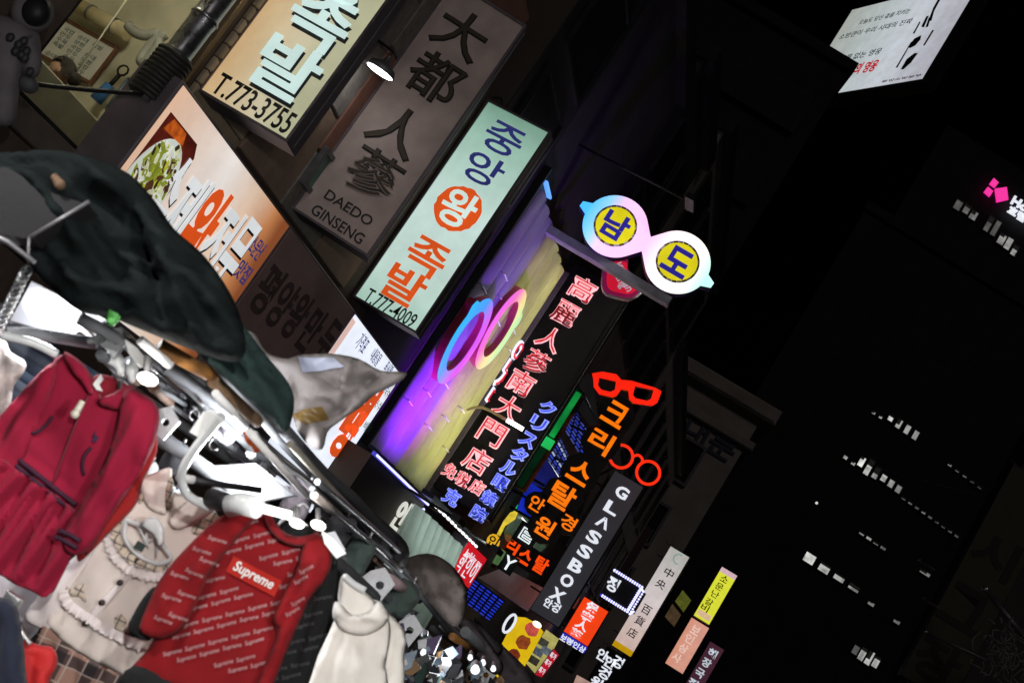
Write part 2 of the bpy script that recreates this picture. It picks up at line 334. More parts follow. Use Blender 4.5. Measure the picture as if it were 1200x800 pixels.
# ---------------------------------------------------- projecting signs
def sign(name, label, quad, anchor, thick, face, cab=M_frame, border=.02, group=None, cat='sign', brackets=True, lo=-45, hi=45):
    mid = ((quad[0][0] + quad[3][0]) / 2, (quad[0][1] + quad[3][1]) / 2)
    O = hitx(*mid, anchor[1]) if anchor[0] == 'x' else P3(*mid, anchor[1])
    fr = fit(quad, O, lo, hi); s0, s1, t0, t1 = fr.rect
    root = thing(name, label, cat, fr, group)
    MB().bbox(s0 - border, s1 + border, 0, thick, t0 - border, t1 + border, .012).build('cabinet', cab, root)
    MB().box(s0, s1, -.008, .015, t0, t1).build('face', face, root)
    if border >= .02:
        bb = border
        MB().prism([[(s0 - bb, t0 - bb), (s1 + bb, t0 - bb), (s1 + bb, t1 + bb), (s0 - bb, t1 + bb)], [(s0 + .004, t0 + .004), (s1 - .004, t0 + .004), (s1 - .004, t1 - .004), (s0 + .004, t1 - .004)]], -.03, .012).build('rim', cab, root)
    if brackets:
        for k in (.12, .88):
            z = t0 + (t1 - t0) * k
            MB().tube([(s0, thick / 2, z), (s0 - .35, thick / 2, z)], .025, 8).build('bracket', M_black, root)
        MB().tube(smooth_loop([(s0 + .12, thick * .6, t1 + .02), (s0 + .05, thick * .6, t1 + .16), (s0 - .2, thick * .8, t1 + .05), (s0 - .4, thick, t1 + .2)], 4, False), .012, 6).build('power_cable', M_black, root)
        MB().box(s0 - border + .005, s1 + border - .005, thick * .48, thick * .52, t1 + border + .001, t1 + border + .008).box(s1 + border + .001, s1 + border + .006, thick * .46, thick * .54, t0, t1).build('seam_strip', M_gray, root)
    fr.y = -.012; return root, fr
def px2m(fr, px, py, n): return n * (Vector(fr.O) - CAM).dot(F) / 1450
def vchars(root, fr, chars, centres, wpx, hpx, m, th=.008, off=0.0, y=None, name='letter'):
    if not isinstance(centres, list): (a, b_) = centres; n = len(chars); centres = [(a[0] + (b_[0] - a[0]) * i / max(1, n - 1), a[1] + (b_[1] - a[1]) * i / max(1, n - 1)) for i in range(n)]
    k = (Vector(fr.O) - CAM).dot(F) / 1450
    for ch, c in zip(chars, centres):
        s_, t_ = fr.st(*c)
        letters(MB(), ch, s_, t_, wpx * k if wpx else None, hpx * k, fr.y if y is None else y, th, off).build(name, m, root)

# 1  warm sign with the phone number
M_f773 = emi_ramp('warm_backlit_sheet', 'x', [(0, srgb(214, 160, 96)), (.35, srgb(226, 196, 150)), (.7, srgb(224, 212, 178)), (1, srgb(196, 196, 160))], -.05, .8, .8, .25)
rt, fr = sign('lightbox_sign', 'cream and orange lightbox with blue white letters and the number T.773-3755', [(407, -131), (500, -66), (338, 166), (240, 109)], ('x', -5.45), .24, M_f773)
k = (Vector(fr.O) - CAM).dot(F) / 1450
M_cy = emi('pale_cyan_sheet', srgb(206, 232, 228), .85)
for ch, p in (('왕', (409, -24)), ('족', (376, 26)), ('발', (337, 82))):
    s_, t_ = fr.st(*p)
    letters(MB(), ch, s_ + .022, t_ - .03, 72 * k, 66 * k, -.010, .006, .022).build('letter_shadow', M_ink, rt)
    letters(MB(), ch, s_, t_, 72 * k, 66 * k, -.018, .012, .022).build('letter', M_cy, rt)
s_, t_ = fr.st(298, 122); text_part('phone_number', M_ink, rt, 'T.773-3755', s_, t_, 106 * k, 27 * k, -.012, .006, .012)

# 2  unlit ginseng sign
M_gin = mat('unlit_mauve_sheet', (.46, .365, .335), .55, scale=3, bump=.1)
rt, fr = sign('ginseng_sign', 'unlit mauve sign reading DAEDO GINSENG under large brown Chinese characters', [(527, -23), (612, 31), (432, 300), (350, 247)], ('x', -5.45), .22, M_gin)
M_gl = mat('dark_olive_letters', (.05, .036, .02), .6); M_go = M_ink
k = (Vector(fr.O) - CAM).dot(F) / 1450
for ch, p in zip('大都人蔘', [(541, 40), (510, 92), (466, 153), (438, 205)]):
    s_, t_ = fr.st(*p)
    letters(MB(), ch, s_, t_, 60 * k, 56 * k, -.010, .004, .02).build('letter_outline', M_go, rt)
    letters(MB(), ch, s_, t_, 60 * k, 56 * k, -.016, .012, -.006).build('letter', M_gl, rt)
for tx, p, wd, ht in (('DAEDO', (409, 244), 62, 12), ('GINSENG', (396, 263), 68, 13)):
    s_, t_ = fr.st(*p); text_part('lettering', M_ink, rt, tx, s_, t_, wd * k, ht * k, -.011, .005, .01)

# 3  pale green sign
M_f777 = emi_ramp('mint_backlit_sheet', 'z', [(0, srgb(150, 200, 176)), (.3, srgb(206, 232, 222)), (.6, srgb(210, 236, 228)), (.85, srgb(168, 208, 190)), (1, srgb(120, 160, 140))], -1.7, 1.6, .86, .3)
rt, fr = sign('lightbox_sign', 'mint green lightbox with navy and orange letters and the number T.777-4009', [(573, 118), (643, 158), (487, 388), (417, 348)], ('x', -5.45), .2, M_f777)
k = (Vector(fr.O) - CAM).dot(F) / 1450
M_navy = emi('navy_film', srgb(46, 50, 112), .8, dirt=.05); M_or = emi('orange_film', srgb(232, 88, 30), .8)
M_lav = M_navy
vchars(rt, fr, '중앙', [(590, 164), (567, 199)], 47, 37, M_navy, .004, .012)
s_, t_ = fr.st(537, 245); Rk = 28.5 * k
rg = random.Random(3); disc = [(s_ + Rk * (1 + .035 * rg.uniform(-1, 1)) * math.cos(i * math.pi / 18), t_ + Rk * (1 + .035 * rg.uniform(-1, 1)) * math.sin(i * math.pi / 18)) for i in range(36)]
MB().prism([disc], -.018, -.009).build('disc', M_or, rt)
letters(MB(), '왕', s_, t_, 40 * k, 44 * k, -.02, .006, .022).build('letter', emi('mint_film', srgb(214, 238, 230), .86), rt)
vchars(rt, fr, '족발', [(500, 302), (474, 335)], 47, 41, M_or, .004, .02)
s_, t_ = fr.st(458, 361); text_part('phone_number', M_ink, rt, 'T.777-4009', s_, t_, 68 * k, 17 * k, -.011, .004, .008)

# spot lamp between signs 1 and 2
def disc_lamp(name, label, px, py, d, dirpx, r_, colr, strength, power, ang=-24):
    P = P3(px, py, d); t = thing(name, label, 'lamp'); ax = (U * math.cos(rad(ang)) + R * math.sin(rad(-ang))).normalized(); ax = (Vector((0, 0, 1)) * .95 - F * .12).normalized()
    MB().lathe(P + ax * .16, P - ax * .005, [(0, .02), (.3, .035), (.45, .06), (.6, r_ * .8), (1, r_), (.98, r_ * .95), (.9, .03)], 20).build('shade', M_gray, t)
    MB().lathe(P + ax * .012, P - ax * .008, [(0, .01), (.2, r_ * .9), (.8, r_ * .86), (1, .005)], 20).build('bulb', emi(name + '_glow', colr, strength, dirt=0), t)
    MB().tube([P + ax * .15, P + ax * .22, P + ax * .26 + Vector((-.5, .05, .05))], .014, 8).build('arm', M_black, t)
    pl = point(name + '_light', P - ax * .06, power, colr, .06); return t
disc_lamp('spot_lamp', 'small round white spot lamp shining between the cream sign and the ginseng sign', 445, 84, 11.2, None, .155, (1, .97, .95), 7, 2.2)

# ---------------------------------------------------- fascia lightboxes over the restaurant door
FB = FX(-5.12)
ztop = FB.st(340, 262)[1] + .0
sa = FB.st(214, 96)[0]; sb = FB.st(341, 263)[0]; sc_ = FB.st(414, 368)[0]; sd = FB.st(476, 432)[0]
def fascia(name, label, s0, s1, face, zb=1.95):
    t = thing(name, label, 'sign', FB)
    MB().bbox(s0, s1, .0, .36, zb, ztop, .012).build('cabinet', M_frame, t)
    MB().box(s0 + .03, s1 - .02, -.006, .02, zb + .03, ztop - .025).build('face', face, t); return t
M_ban = emi_ramp('peach_backlit_sheet', 'x', [(0, srgb(236, 186, 150)), (.25, srgb(240, 214, 196)), (.5, srgb(246, 238, 232)), (.72, srgb(238, 206, 180)), (.9, srgb(206, 136, 84)), (1, srgb(140, 76, 40))], sa, sb, .85, .25)
ft = fascia('food_banner', 'peach lit fascia banner with a salad dish picture and stretched white and orange letters', sa, sb, M_ban)
# printed food picture: a plate of salad in flat print
c0 = FB.st(180, 196)
MB().prism([[(c0[0] - .24, c0[1] - .75), (c0[0] + .34, c0[1] - .75), (c0[0] + .34, c0[1] + .27), (c0[0] + .26, c0[1] + .36), (c0[0] - .24, c0[1] + .36)]], -.009, -.004).build('picture_ground', emi('maroon_print', srgb(96, 34, 24), .6, dirt=.7, scale=7), ft)
plate = lambda f_: [[(c0[0] + .05 + .29 * f_ * math.cos(i * math.pi / 16), c0[1] - .16 + .42 * f_ * math.sin(i * math.pi / 16)) for i in range(32)]]
MB().prism(plate(1), -.012, -.008).build('plate', emi('white_plate_print', srgb(214, 220, 210), .75, dirt=.2), ft)
rg = random.Random(9)
for nm, c_, n_, sz in (('brown_leaves', (86, 54, 34), 40, .05), ('green_leaves', (140, 150, 50), 46, .06), ('pale_leaves', (214, 216, 176), 46, .05), ('lime_leaves', (188, 192, 60), 26, .045), ('white_strips', (226, 226, 214), 40, .03), ('dark_leaves', (60, 46, 30), 22, .03)):
    mb = MB()
    for i in range(n_):
        rr = math.sqrt(rg.random()) * .82; th = rg.uniform(0, 6.28); x_ = c0[0] + .05 + .29 * rr * math.cos(th); z_ = c0[1] - .12 + .42 * rr * math.sin(th); o_ = rg.uniform(-.9, .5); L_ = sz * rg.uniform(.5, 1.5); w_ = L_ * rg.uniform(.2, .6); y_ = -.0135 - .0045 * rg.random()
        pts = [(-L_, 0), (-L_ * .3, w_), (L_ * .4, w_ * .8), (L_, .1 * w_), (L_ * .2, -w_), (-L_ * .6, -w_ * .6)]
        mb.quad_add([(x_ + (a_ * math.cos(o_) - b_ * math.sin(o_)) * .75, y_, z_ + (a_ * math.sin(o_) + b_ * math.cos(o_)) * 1.4) for a_, b_ in pts], [(0, 1, 2, 3, 4, 5)])
    mb.build(nm, emi(nm + '_print', srgb(*c_), .75, dirt=.35, scale=20), ft, 'stuff')
MB().prism([[(c0[0] - .2, c0[1] + .24), (c0[0] + .12, c0[1] + .26), (c0[0] + .06, c0[1] + .345), (c0[0] - .16, c0[1] + .345)]], -.014, -.009).build('garnish', emi('orange_garnish', srgb(214, 100, 34), .7, dirt=.6, scale=16), ft)
M_sil = emi('silver_film', srgb(226, 230, 232), .85)
for ch, p in zip('수제왕전문', [(221, 188), (241, 207), (263, 226), (281, 246), (299, 262)]):
    s_, t_ = FB.st(*p); big = ch == '왕'; hh = .84 if big else .74; ww = .36 if big else .32
    if not big: letters(MB(), ch, s_ + .016, t_ - hh / 2 - .022, ww, hh, -.008, .003, .02).build('letter_shadow', M_ink, ft)
    letters(MB(), ch, s_, t_ - hh / 2, ww, hh, -.012, .003, .035 if big else .02).build('letter', M_or if big else M_sil, ft)
for tx, p in (('소문난', (300, 290)), ('맛집', (284, 318))):
    s_, t_ = FB.st(*p); text_part('lettering', M_navy, ft, tx, s_, t_, .26, .17, -.008, .004, .01)
ft = fascia('calligraphy_fascia', 'unlit brown fascia panel with faint black brush writing beside the food banner', sb + .012, sc_, mat('umber_sheet', (.36, .24, .225), .6, scale=2))
for ch, p in zip('평양왕만두', [(318, 330), (336, 348), (353, 362), (370, 378), (387, 392)]):
    s_, t_ = FB.st(*p); letters(MB(), ch, s_, t_ - .08, .36, .46, -.008, .004, .03).build('letter', mat('black_brush_print', (.11, .07, .068), .6), ft)
M_wh = emi('white_backlit_sheet', srgb(232, 238, 250), 1.05)
ft = fascia('white_fascia', 'bright white fascia lightbox with blue print and orange letters above the grey sack', sc_ + .012, sd, M_wh, 1.5)
for tx, p, wd, ht, m_ in (('가격표', (424, 402), .34, .2, M_navy), ('내용물', (440, 418), .34, .16, M_navy), ('표시판', (455, 431), .3, .14, M_navy)):
    s_, t_ = FB.st(*p); text_part('lettering', m_, ft, tx, s_, t_, wd, ht, -.007, .003, 0)
for ch, p in zip('냉면', [(405, 505), (425, 478)]):
    s_, t_ = FB.st(*p); letters(MB(), ch, s_, t_, .5, .6, -.012, .006, .05).build('letter', M_or, ft)
for tx, p in (('국수', (442, 474)), ('비빔', (430, 500)), ('칼국수', (452, 458)), ('만둣국', (408, 528))):
    s_, t_ = FB.st(*p); text_part('lettering', mat('green_film', (.03, .14, .09), .5), ft, tx, s_, t_, .3, .12, -.007, .003, 0)
MB().box(sc_ + .03, sc_ + .16, -.009, -.0065, 2.4, 3.5).build('stripe', emi('pale_pink_film', srgb(240, 200, 190), .8), ft)

# black flank wall between the restaurant and the glasses shop
bf = wall_building('narrow_black_building', 'narrow black painted building behind the mint green sign', -5.5, 13.45, 15.7, 10.5, mat('black_render', (.02, .02, .022), .6, scale=2), 6)
windows(bf, 13.6, 15.6, 4.4, 9.8, 1, 3, .35, M_black)

# ---------------------------------------------------- glasses shop with ribbed lit front
gs = wall_building('glasses_shop_building', 'glasses shop with a ribbed front washed in purple and yellow light', -5.5, 15.72, 19.95, 11, M_dark, 7)
FP = FX(-5.42)
pan = thing('ribbed_panel', 'ribbed glasses shop front washed purple on the left and yellow on the right', 'panel', FP)
y0, y1, z0, z1 = 15.95, 19.32, 2.72, 7.05
MB().box(y0 - .06, y1 + .06, .0, .075, z0 - .05, z1 + .08).build('backing', M_black, pan)
M_rl = mat('lavender_rib', (.22, .2, .29), .35, var=.12, scale=3, bump=.05); M_ry = mat('yellow_wash_rib', (.40, .41, .15), .35, var=.12, scale=3, bump=.05)  # the yellow light on the right ribs is put into their base colour
nr = 7
for k in range(nr):
    a = y0 + (y1 - y0) * k / nr; b_ = y0 + (y1 - y0) * (k + 1) / nr - .03; r_ = (b_ - a) / 2; c_ = (a + b_) / 2
    prof = [(c_ - r_ * math.cos(i * math.pi / 10), -.085 * math.sin(i * math.pi / 10)) for i in range(11)]
    m_ = MB()
    zs = [z0] + sorted(z0 + (z1 - z0) * f_ for f_ in ((.18 + .07 * (k % 3)), (.62 + .05 * ((k * 2) % 3)))) + [z1]
    for j in range(3):
        zz0, zz1 = zs[j] + (.006 if j else 0), zs[j + 1] - .006
        vs = [(x_, y_, zz0) for x_, y_ in prof] + [(x_, y_, zz1) for x_, y_ in prof]; n_ = len(prof)
        m_.quad_add(vs, [(i, i + 1, n_ + i + 1, n_ + i) for i in range(n_ - 1)] + [tuple(range(n_)), tuple(range(2 * n_ - 1, n_ - 1, -1))], False)
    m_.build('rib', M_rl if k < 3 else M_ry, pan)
    for z_ in zs[1:-1]: MB().box(c_ - r_ * .6, c_ + r_ * .6, -.095, -.05, z_ - .008, z_ + .008).build('joint_strip', M_white, pan)
MB().box(y0 - .12, y0 - .065, -.03, .07, z0 - .05, z1 + .3).build('edge_trim', M_black, pan)
MB().box(y1 + .065, y1 + .13, -.1, .07, z0 - .05, z1 + .08).build('edge_trim', M_frame, pan)
MB().box(y0 - .06, y0 + .5, -.07, .0, z1 + .085, z1 + .12).build('top_light', emi('blue_top_strip', (.12, .35, .9), 1.2), pan)
# wash lights for the panel; the two upper white ones are added to even it
for lb, (x_, s_, z_), colr, pw, tg, sz, sprd in (('purple wash light on the awning under the left of the ribbed panel', (-3.9, 16.3, 2.55), (.30, .03, 1), 95, (-5.5, 16.8, 4.2), .6, 80), ('yellow white wash light on the awning under the right of the ribbed panel', (-3.7, 18.6, 2.6), (1, .97, .75), 34, (-5.5, 18.5, 5.2), .8, 100), ('white wash light on an arm over the right top of the ribbed panel', (-3.6, 18.8, 8.1), (1, .98, .84), 27, (-5.5, 18.2, 4.6), .8, 75), ('white wash light on an arm over the left top of the ribbed panel', (-3.6, 16.6, 8.1), (.92, .9, 1), 5, (-5.5, 16.8, 4.9), .8, 75)):
    t = thing('wash_light', lb, 'lamp', Frame((x_, s_, z_), rad(90)), 'wash lights of the ribbed panel'); k_ = -1 if z_ > 5 else 1
    MB().bbox(-.22, .22, -.07, .07, min(0, -.09 * k_), max(0, -.09 * k_)).build('housing', M_black, t)
    MB().tube([(0, .06, -.05 * k_), (0, -x_ * 0 + (5.5 + x_), -.05 * k_)], .02).build('arm', M_black, t)
    area('wash_beam', (x_, s_, z_ + .03 * k_), tg, sz, pw, colr, .15, sprd)

# neon spectacles on the ribbed panel
FG = FX(-5.24)
cl, cr_ = FG.st(546, 400), FG.st(588, 386)
gl = thing('neon_spectacles', 'big colour changing neon spectacles sign fixed flat on the ribbed panel', 'neon sign', FG)
M_rgb = emi_ramp('rgb_neon_face', 'x', [(0, srgb(0, 190, 255)), (.22, srgb(60, 160, 255)), (.42, srgb(225, 80, 255)), (.62, srgb(255, 110, 200)), (.78, srgb(255, 225, 140)), (1, srgb(150, 250, 190))], cl[0] - .7, cr_[0] + .7, 1.0)
M_side = mat('maroon_letter_return', (.28, .02, .05), .4, var=.2)
rx, rz, bw = .60, .70, .21
def ring(cx, cz, rx, rz, bw, ya, yb, face, side, parent, tab):
    n = 40; out = []
    for i in range(n):
        th = 2 * math.pi * i / n; e_ = .1 if abs((th - tab + math.pi) % (2 * math.pi) - math.pi) < .14 else 0
        out.append((cx + (rx + e_) * math.cos(th), cz + (rz + e_) * math.sin(th)))
    inn = [(cx + (rx - bw) * math.cos(2 * math.pi * i / n), cz + (rz - bw) * math.sin(2 * math.pi * i / n)) for i in range(n)]
    rim = MB().prism([out, inn], ya + .012, yb).build('lens_ring', side, parent)
    MB().prism([out, inn], ya, ya + .01).build('lit_face', face, rim)
ring(cl[0], cl[1], rx, rz, bw, 0, .13, M_rgb, M_side, gl, rad(150)); ring(cr_[0], cr_[1], rx, rz, bw, .004, .13, M_rgb, M_side, gl, rad(30))
MB().box((cl[0] + cr_[0]) / 2 - .2, (cl[0] + cr_[0]) / 2 + .2, .03, .12, (cl[1] + cr_[1]) / 2 - .1, (cl[1] + cr_[1]) / 2 + .1).build('bridge', M_side, gl)
for c_ in (cl, cr_): MB().tube([(c_[0], .1, c_[1] + rz - .08), (c_[0], .2, c_[1] + rz - .08)], .03).build('standoff', M_black, gl)

# beam and the double lens sign on its end
O = hitx(640, 263, -5.42); FBm = fit([(640, 263), (787, 350), (786, 355), (639, 268)], O)
e1 = FBm.st(788, 350); e0 = FBm.st(641, 263)
bmt = thing('sign_beam', 'grey square steel beam carrying the round lens sign out over the street', 'beam', FBm)
MB().bbox(e0[0] - .1, e1[0], -.09, .09, e1[1] - .14, e1[1] + .0).build('beam_body', mat('grey_beam', (.33, .33, .36), .4, .5), bmt)
MB().box(e0[0] - .16, e0[0] - .1, -.2, .2, e1[1] - .3, e1[1] + .16).build('wall_plate', M_gray, bmt)
FD = Frame(FBm.O, FBm.psi); yD = -.16
c1, c2 = Vector(FD.st(721, 265, yD)), Vector(FD.st(794, 307, yD)); kD = (FD.O - CAM).dot(F) / 1450
r1 = 38 * kD; ax = (c2 - c1).normalized(); an = math.atan2(ax.y, ax.x)
dl = thing('lens_sign', 'glowing pastel spectacles sign with two yellow discs standing on the grey beam', 'neon sign', FD)
o_ = []
def tabbed(c, a_from, a_to, tab):
    n = 34; L_ = []
    for i in range(n + 1):
        th = a_from + (a_to - a_from) * i / n; d_ = abs((th - tab + math.pi) % (2 * math.pi) - math.pi); rr = r1 + (.13 if d_ < .14 else 0)
        L_.append((c.x + rr * math.cos(th), c.y + rr * math.sin(th)))
    return L_
mid = (c1 + c2) / 2; nn = Vector((-ax.y, ax.x)); w_ = 10 * kD
o_ += tabbed(c1, an + rad(42), an + rad(318), rad(176)); o_.append(tuple(mid - nn * w_))
o_ += tabbed(c2, an + rad(222), an + rad(498), rad(-2)); o_.append(tuple(mid + nn * w_))
M_pas = emi_ramp('pastel_neon_face', 'x', [(0, srgb(70, 180, 255)), (.11, srgb(140, 205, 255)), (.22, srgb(248, 196, 252)), (.5, srgb(255, 196, 248)), (.64, srgb(255, 236, 242)), (.88, srgb(252, 255, 240)), (1, srgb(190, 255, 236))], c1.x - r1, c2.x + r1, 1.3)
MB().prism([o_], yD, yD + .012).build('lit_face', M_pas, dl)
MB().prism([o_], yD + .014, yD + .2).build('case', mat('blue_violet_case', (.05, .03, .2), .4), dl)
M_yel = emi('yellow_disc_sheet', srgb(222, 208, 26), 1.0, dirt=.15); M_dblue = emi('royal_blue_film', srgb(44, 38, 150), .8, dirt=.05)
for c_, ch in ((c1, '남'), (c2, '도')):
    rr = 23 * kD
    dk_ = MB().prism([[(c_.x + rr * math.cos(i * math.pi / 20), c_.y + rr * math.sin(i * math.pi / 20)) for i in range(40)]], yD - .02, yD - .002).build('disc', M_yel, dl)
    letters(MB(), ch, c_.x, c_.y, 29 * kD, 30 * kD, yD - .022, .008, .035).build('letter', M_dblue, dk_)
    for i in range(26):
        th = 2 * math.pi * i / 26; hw = 2 * math.pi / 26 * .47
        MB().prism([[(c_.x + q_ * math.cos(th + s_ * hw), c_.y + q_ * math.sin(th + s_ * hw)) for q_, s_ in ((rr, -1), (rr * 1.1, -1), (rr * 1.1, 1), (rr, 1))]], yD - .024, yD - .002).build('dash', [M_white, mat('brown_dash', (.2, .12, .03), .5)][i % 2], dk_)
for c_ in (c1, c2): MB().tube([(c_.x, yD + .1, c_.y - r1 + .02), (c_.x, yD + .1, e1[1] - .1)], .03).build('post', M_gray, dl)

# red shield sign behind the beam
Osh = P3(707, 325, 19.75); FS = Frame(Osh, FBm.psi)
sh = thing('shield_sign', 'red shield shaped sign with silver script hanging behind the grey beam', 'sign', FS)
op = smooth_loop(FS.sts([(707, 309), (706.6, 340), (727, 349), (740, 350), (750, 343), (753, 336), (745, 325), (736, 315), (736, 305), (731, 302), (718, 302)]), 4)
cS = (sum(p[0] for p in op) / len(op), sum(p[1] for p in op) / len(op))
sc_l = lambda f_: [(cS[0] + (p[0] - cS[0]) * f_, cS[1] + (p[1] - cS[1]) * f_) for p in op]
MB().prism([op], 0, .14).build('case', mat('silver_sign_case', (.5, .42, .48), .35, .6), sh); MB().prism([sc_l(.95)], -.012, .0).build('border', emi('magenta_sheet', srgb(130, 14, 66), .7), sh)
MB().prism([sc_l(.78)], -.02, -.011).build('face', emi('red_shield_sheet', srgb(206, 22, 50), .8), sh)
kS = (FS.O - CAM).dot(F) / 1450
for tx, p in (('Korean', (731, 325)), ('ginseng', (722, 322))):
    s_, t_ = FS.st(*p); letters(MB(), tx, s_, t_, 36 * kS, 10 * kS, -.022, .006, .008, rot=-rad(33)).build('lettering', emi('silver_print', srgb(176, 190, 206), .6), sh)

# ---------------------------------------------------- ginseng shop board with red and blue neon letters
gb_ = wall_building('ginseng_shop_building', 'tall dark ginseng shop front beside the ribbed glasses shop', -5.5, 19.97, 24.4, 12, M_dark, 8)
windows(gb_, 20.6, 24.2, 8.2, 11.4, 2, 2, .35, M_black)
M_bb = mat('black_glossy_board', (.008, .008, .009), .45, var=.2, bump=.03, spec=.15)
rt, fr = sign('neon_board', 'tall black signboard with red Chinese and blue Japanese neon characters', [(673, 312), (729, 345), (579, 606), (510, 572)], ('x', -5.3), .35, M_bb, M_bb, .03)
M_rout = emi('pink_white_neon', srgb(250, 190, 195), .95, dirt=.1); M_red = emi('red_neon', srgb(200, 22, 44), .9); M_bout = emi('pale_blue_neon', srgb(150, 165, 255), .9); M_blu = emi('blue_neon', srgb(52, 66, 225), .95)
k = (Vector(fr.O) - CAM).dot(F) / 1450
def outlined(root, fr, ch, p, wpx, hpx, mo, mi, o1=.055, o2=.012):
    s_, t_ = fr.st(*p)
    a = letters(MB(), ch, s_, t_, wpx * k, hpx * k, -.04, .02, o1).build('letter', mo, root)
    letters(MB(), ch, s_, t_, wpx * k, hpx * k, -.062, .02, o2).build('letter_core', mi, a)
for ch, p in zip('高麗人蔘南大門店', [(683, 340), (663, 368), (645, 398), (629, 425), (611, 449), (596, 478), (577, 508), (560, 540)]): outlined(rt, fr, ch, p, 29, 27, M_rout, M_red, .02 if ch in '麗蔘' else .034, -.012)
for ch, p in zip('免税店', [(528, 552), (543, 562), (560, 571)]): outlined(rt, fr, ch, p, 16, 16, M_rout, M_red, .04, -.012)
for ch, p in zip('クリスタル眼鏡院', [(642, 479), (631, 497), (619, 516), (609, 533), (597, 549), (587, 566), (574, 584), (562, 602)]): outlined(rt, fr, ch, p, 17, 15, M_bout, M_blu, .055, -.008)
outlined(rt, fr, '克', (530, 583), 18, 17, M_bout, M_blu, .05, -.008)
# foreshortened neon letters on the wall
FN = FX(-5.4)
nw = thing('wall_lettering', 'red and white neon Korean letters on the wall beside the ribbed panel', 'neon sign', FN)
MB().box(19.5, 21.75, -.06, .05, 3.3, 6.3).build('backing', mat('navy_backing', (.012, .014, .03), .4), nw)
for ch, p in zip('안삼', [(599, 417), (579, 451)]):
    s_, t_ = FN.st(*p)
    a = letters(MB(), ch, s_, t_, .72, .62, -.07, .02, .03).build('letter', emi('white_neon', srgb(222, 228, 250), .95), nw); letters(MB(), ch, s_ + .02, t_, .72, .62, -.095, .015, -.015).build('letter_core', M_red, a)
# curved lamp arm with a white lamp
la = thing('arm_lamp', 'slim lamp on a curved brass arm in front of the black neon board', 'lamp')
px_tube([(548, 480, 19.6), (560, 477, 19.5), (572, 480, 19.3), (585, 487, 19.1), (596, 493, 19.0)], .022, 8).build('arm', mat('brass_arm', (.4, .33, .16), .35, .8), la)
px_tube([(594, 492, 18.98), (603, 497, 18.96), (613, 503, 18.95)], .035, 10, 3).build('bulb', emi('arm_lamp_glow', (1, .97, 1), 3, dirt=0), la)
# awning under the panel, with led strip
FA = FX(-4.75)
aw = thing('dark_awning', 'dark brown awning edged with a string of blue white leds below the ribbed panel', 'awning', FA)
p_ = FA.sts([(437, 530), (497, 592), (482, 614), (410, 545)])
s0, s1 = p_[0][0], p_[1][0]; zt = (p_[0][1] + p_[1][1]) / 2
MB().box(s0, s1, 0, .6, zt - .72, zt - .002).build('fascia', mat('brown_awning_cloth', (.05, .036, .026), .8, scale=3, bump=.4), aw)
M_led = emi('blue_white_led', srgb(205, 205, 255), 1.6, dirt=0); M_ledb = emi('blue_led_tape', srgb(60, 60, 200), .7, dirt=0)
MB().bbox(s0, s1, -.04, .01, zt - .004, zt + .045).build('led_tape', M_ledb, aw)
ld = MB()
for i in range(44): ld.ball((s0 + .04 + (s1 - s0 - .08) * i / 43, -.055, zt + .02), .02, .016, .018, 6, 4)
for i in range(5): ld.ball((s1 - .02, -.03, zt - .1 - i * .14), .03, .03, .05, 6, 4)
ld.build('led', M_led, aw, 'stuff')
for ch, p in zip('인삼', [(466, 601), (478, 610)]):
    s_, t_ = FA.st(*p); letters(MB(), ch, s_ + .05, t_, .5, .42, -.03, .02, .03).build('letter', emi('cream_neon', srgb(225, 225, 215), .8), aw)
# pale green pleated awning with dashed lights
FV = FX(-4.6)
q = FV.sts([(490, 596), (548, 640), (520, 680), (462, 640)])
pv = thing('pleated_awning', 'pale green pleated awning lit by a dashed row of white lamps', 'awning', FV)
s0, s1, zt = q[0][0], q[1][0], (q[0][1] + q[1][1]) / 2
vs = []; n_ = 60
for i in range(n_ + 1):
    s_ = s0 + (s1 - s0) * i / n_; d_ = .09 * math.sin(i * .85) + .03 * math.sin(i * 2.1)
    vs += [(s_, .1 + d_, zt), (s_, -.05 + d_ * 1.3, zt - .8), (s_, -.08 + d_ * 1.4, zt - 1.6)]
MB().quad_add(vs, [(i * 3 + j, i * 3 + 3 + j, i * 3 + 4 + j, i * 3 + 1 + j) for i in range(n_) for j in (0, 1)], True).build('pleated_cloth', mat('pale_green_cloth', (.34, .42, .37), .7, var=.15), pv)
dl_ = MB()
for i in range(12):
    a = s0 + (s1 - s0) * (i + .2) / 12; b_ = s0 + (s1 - s0) * (i + .62) / 12; MB().tube([(a, -.16, zt + .12), (b_, -.16, zt + .12)], .022, 8).build('lamp_tube', emi('white_dash_lamp', (1, 1, 1), 1.3, dirt=0), pv)
MB().box(s0, s1, -.1, .1, zt + .17, zt + .24).build('rail', M_black, pv)
area('awning_glow', (-3.9, (s0 + s1) / 2, zt + .15), (-4.65, (s0 + s1) / 2, zt - .5), s1 - s0, 15, (.9, 1, .95), .1, 140)

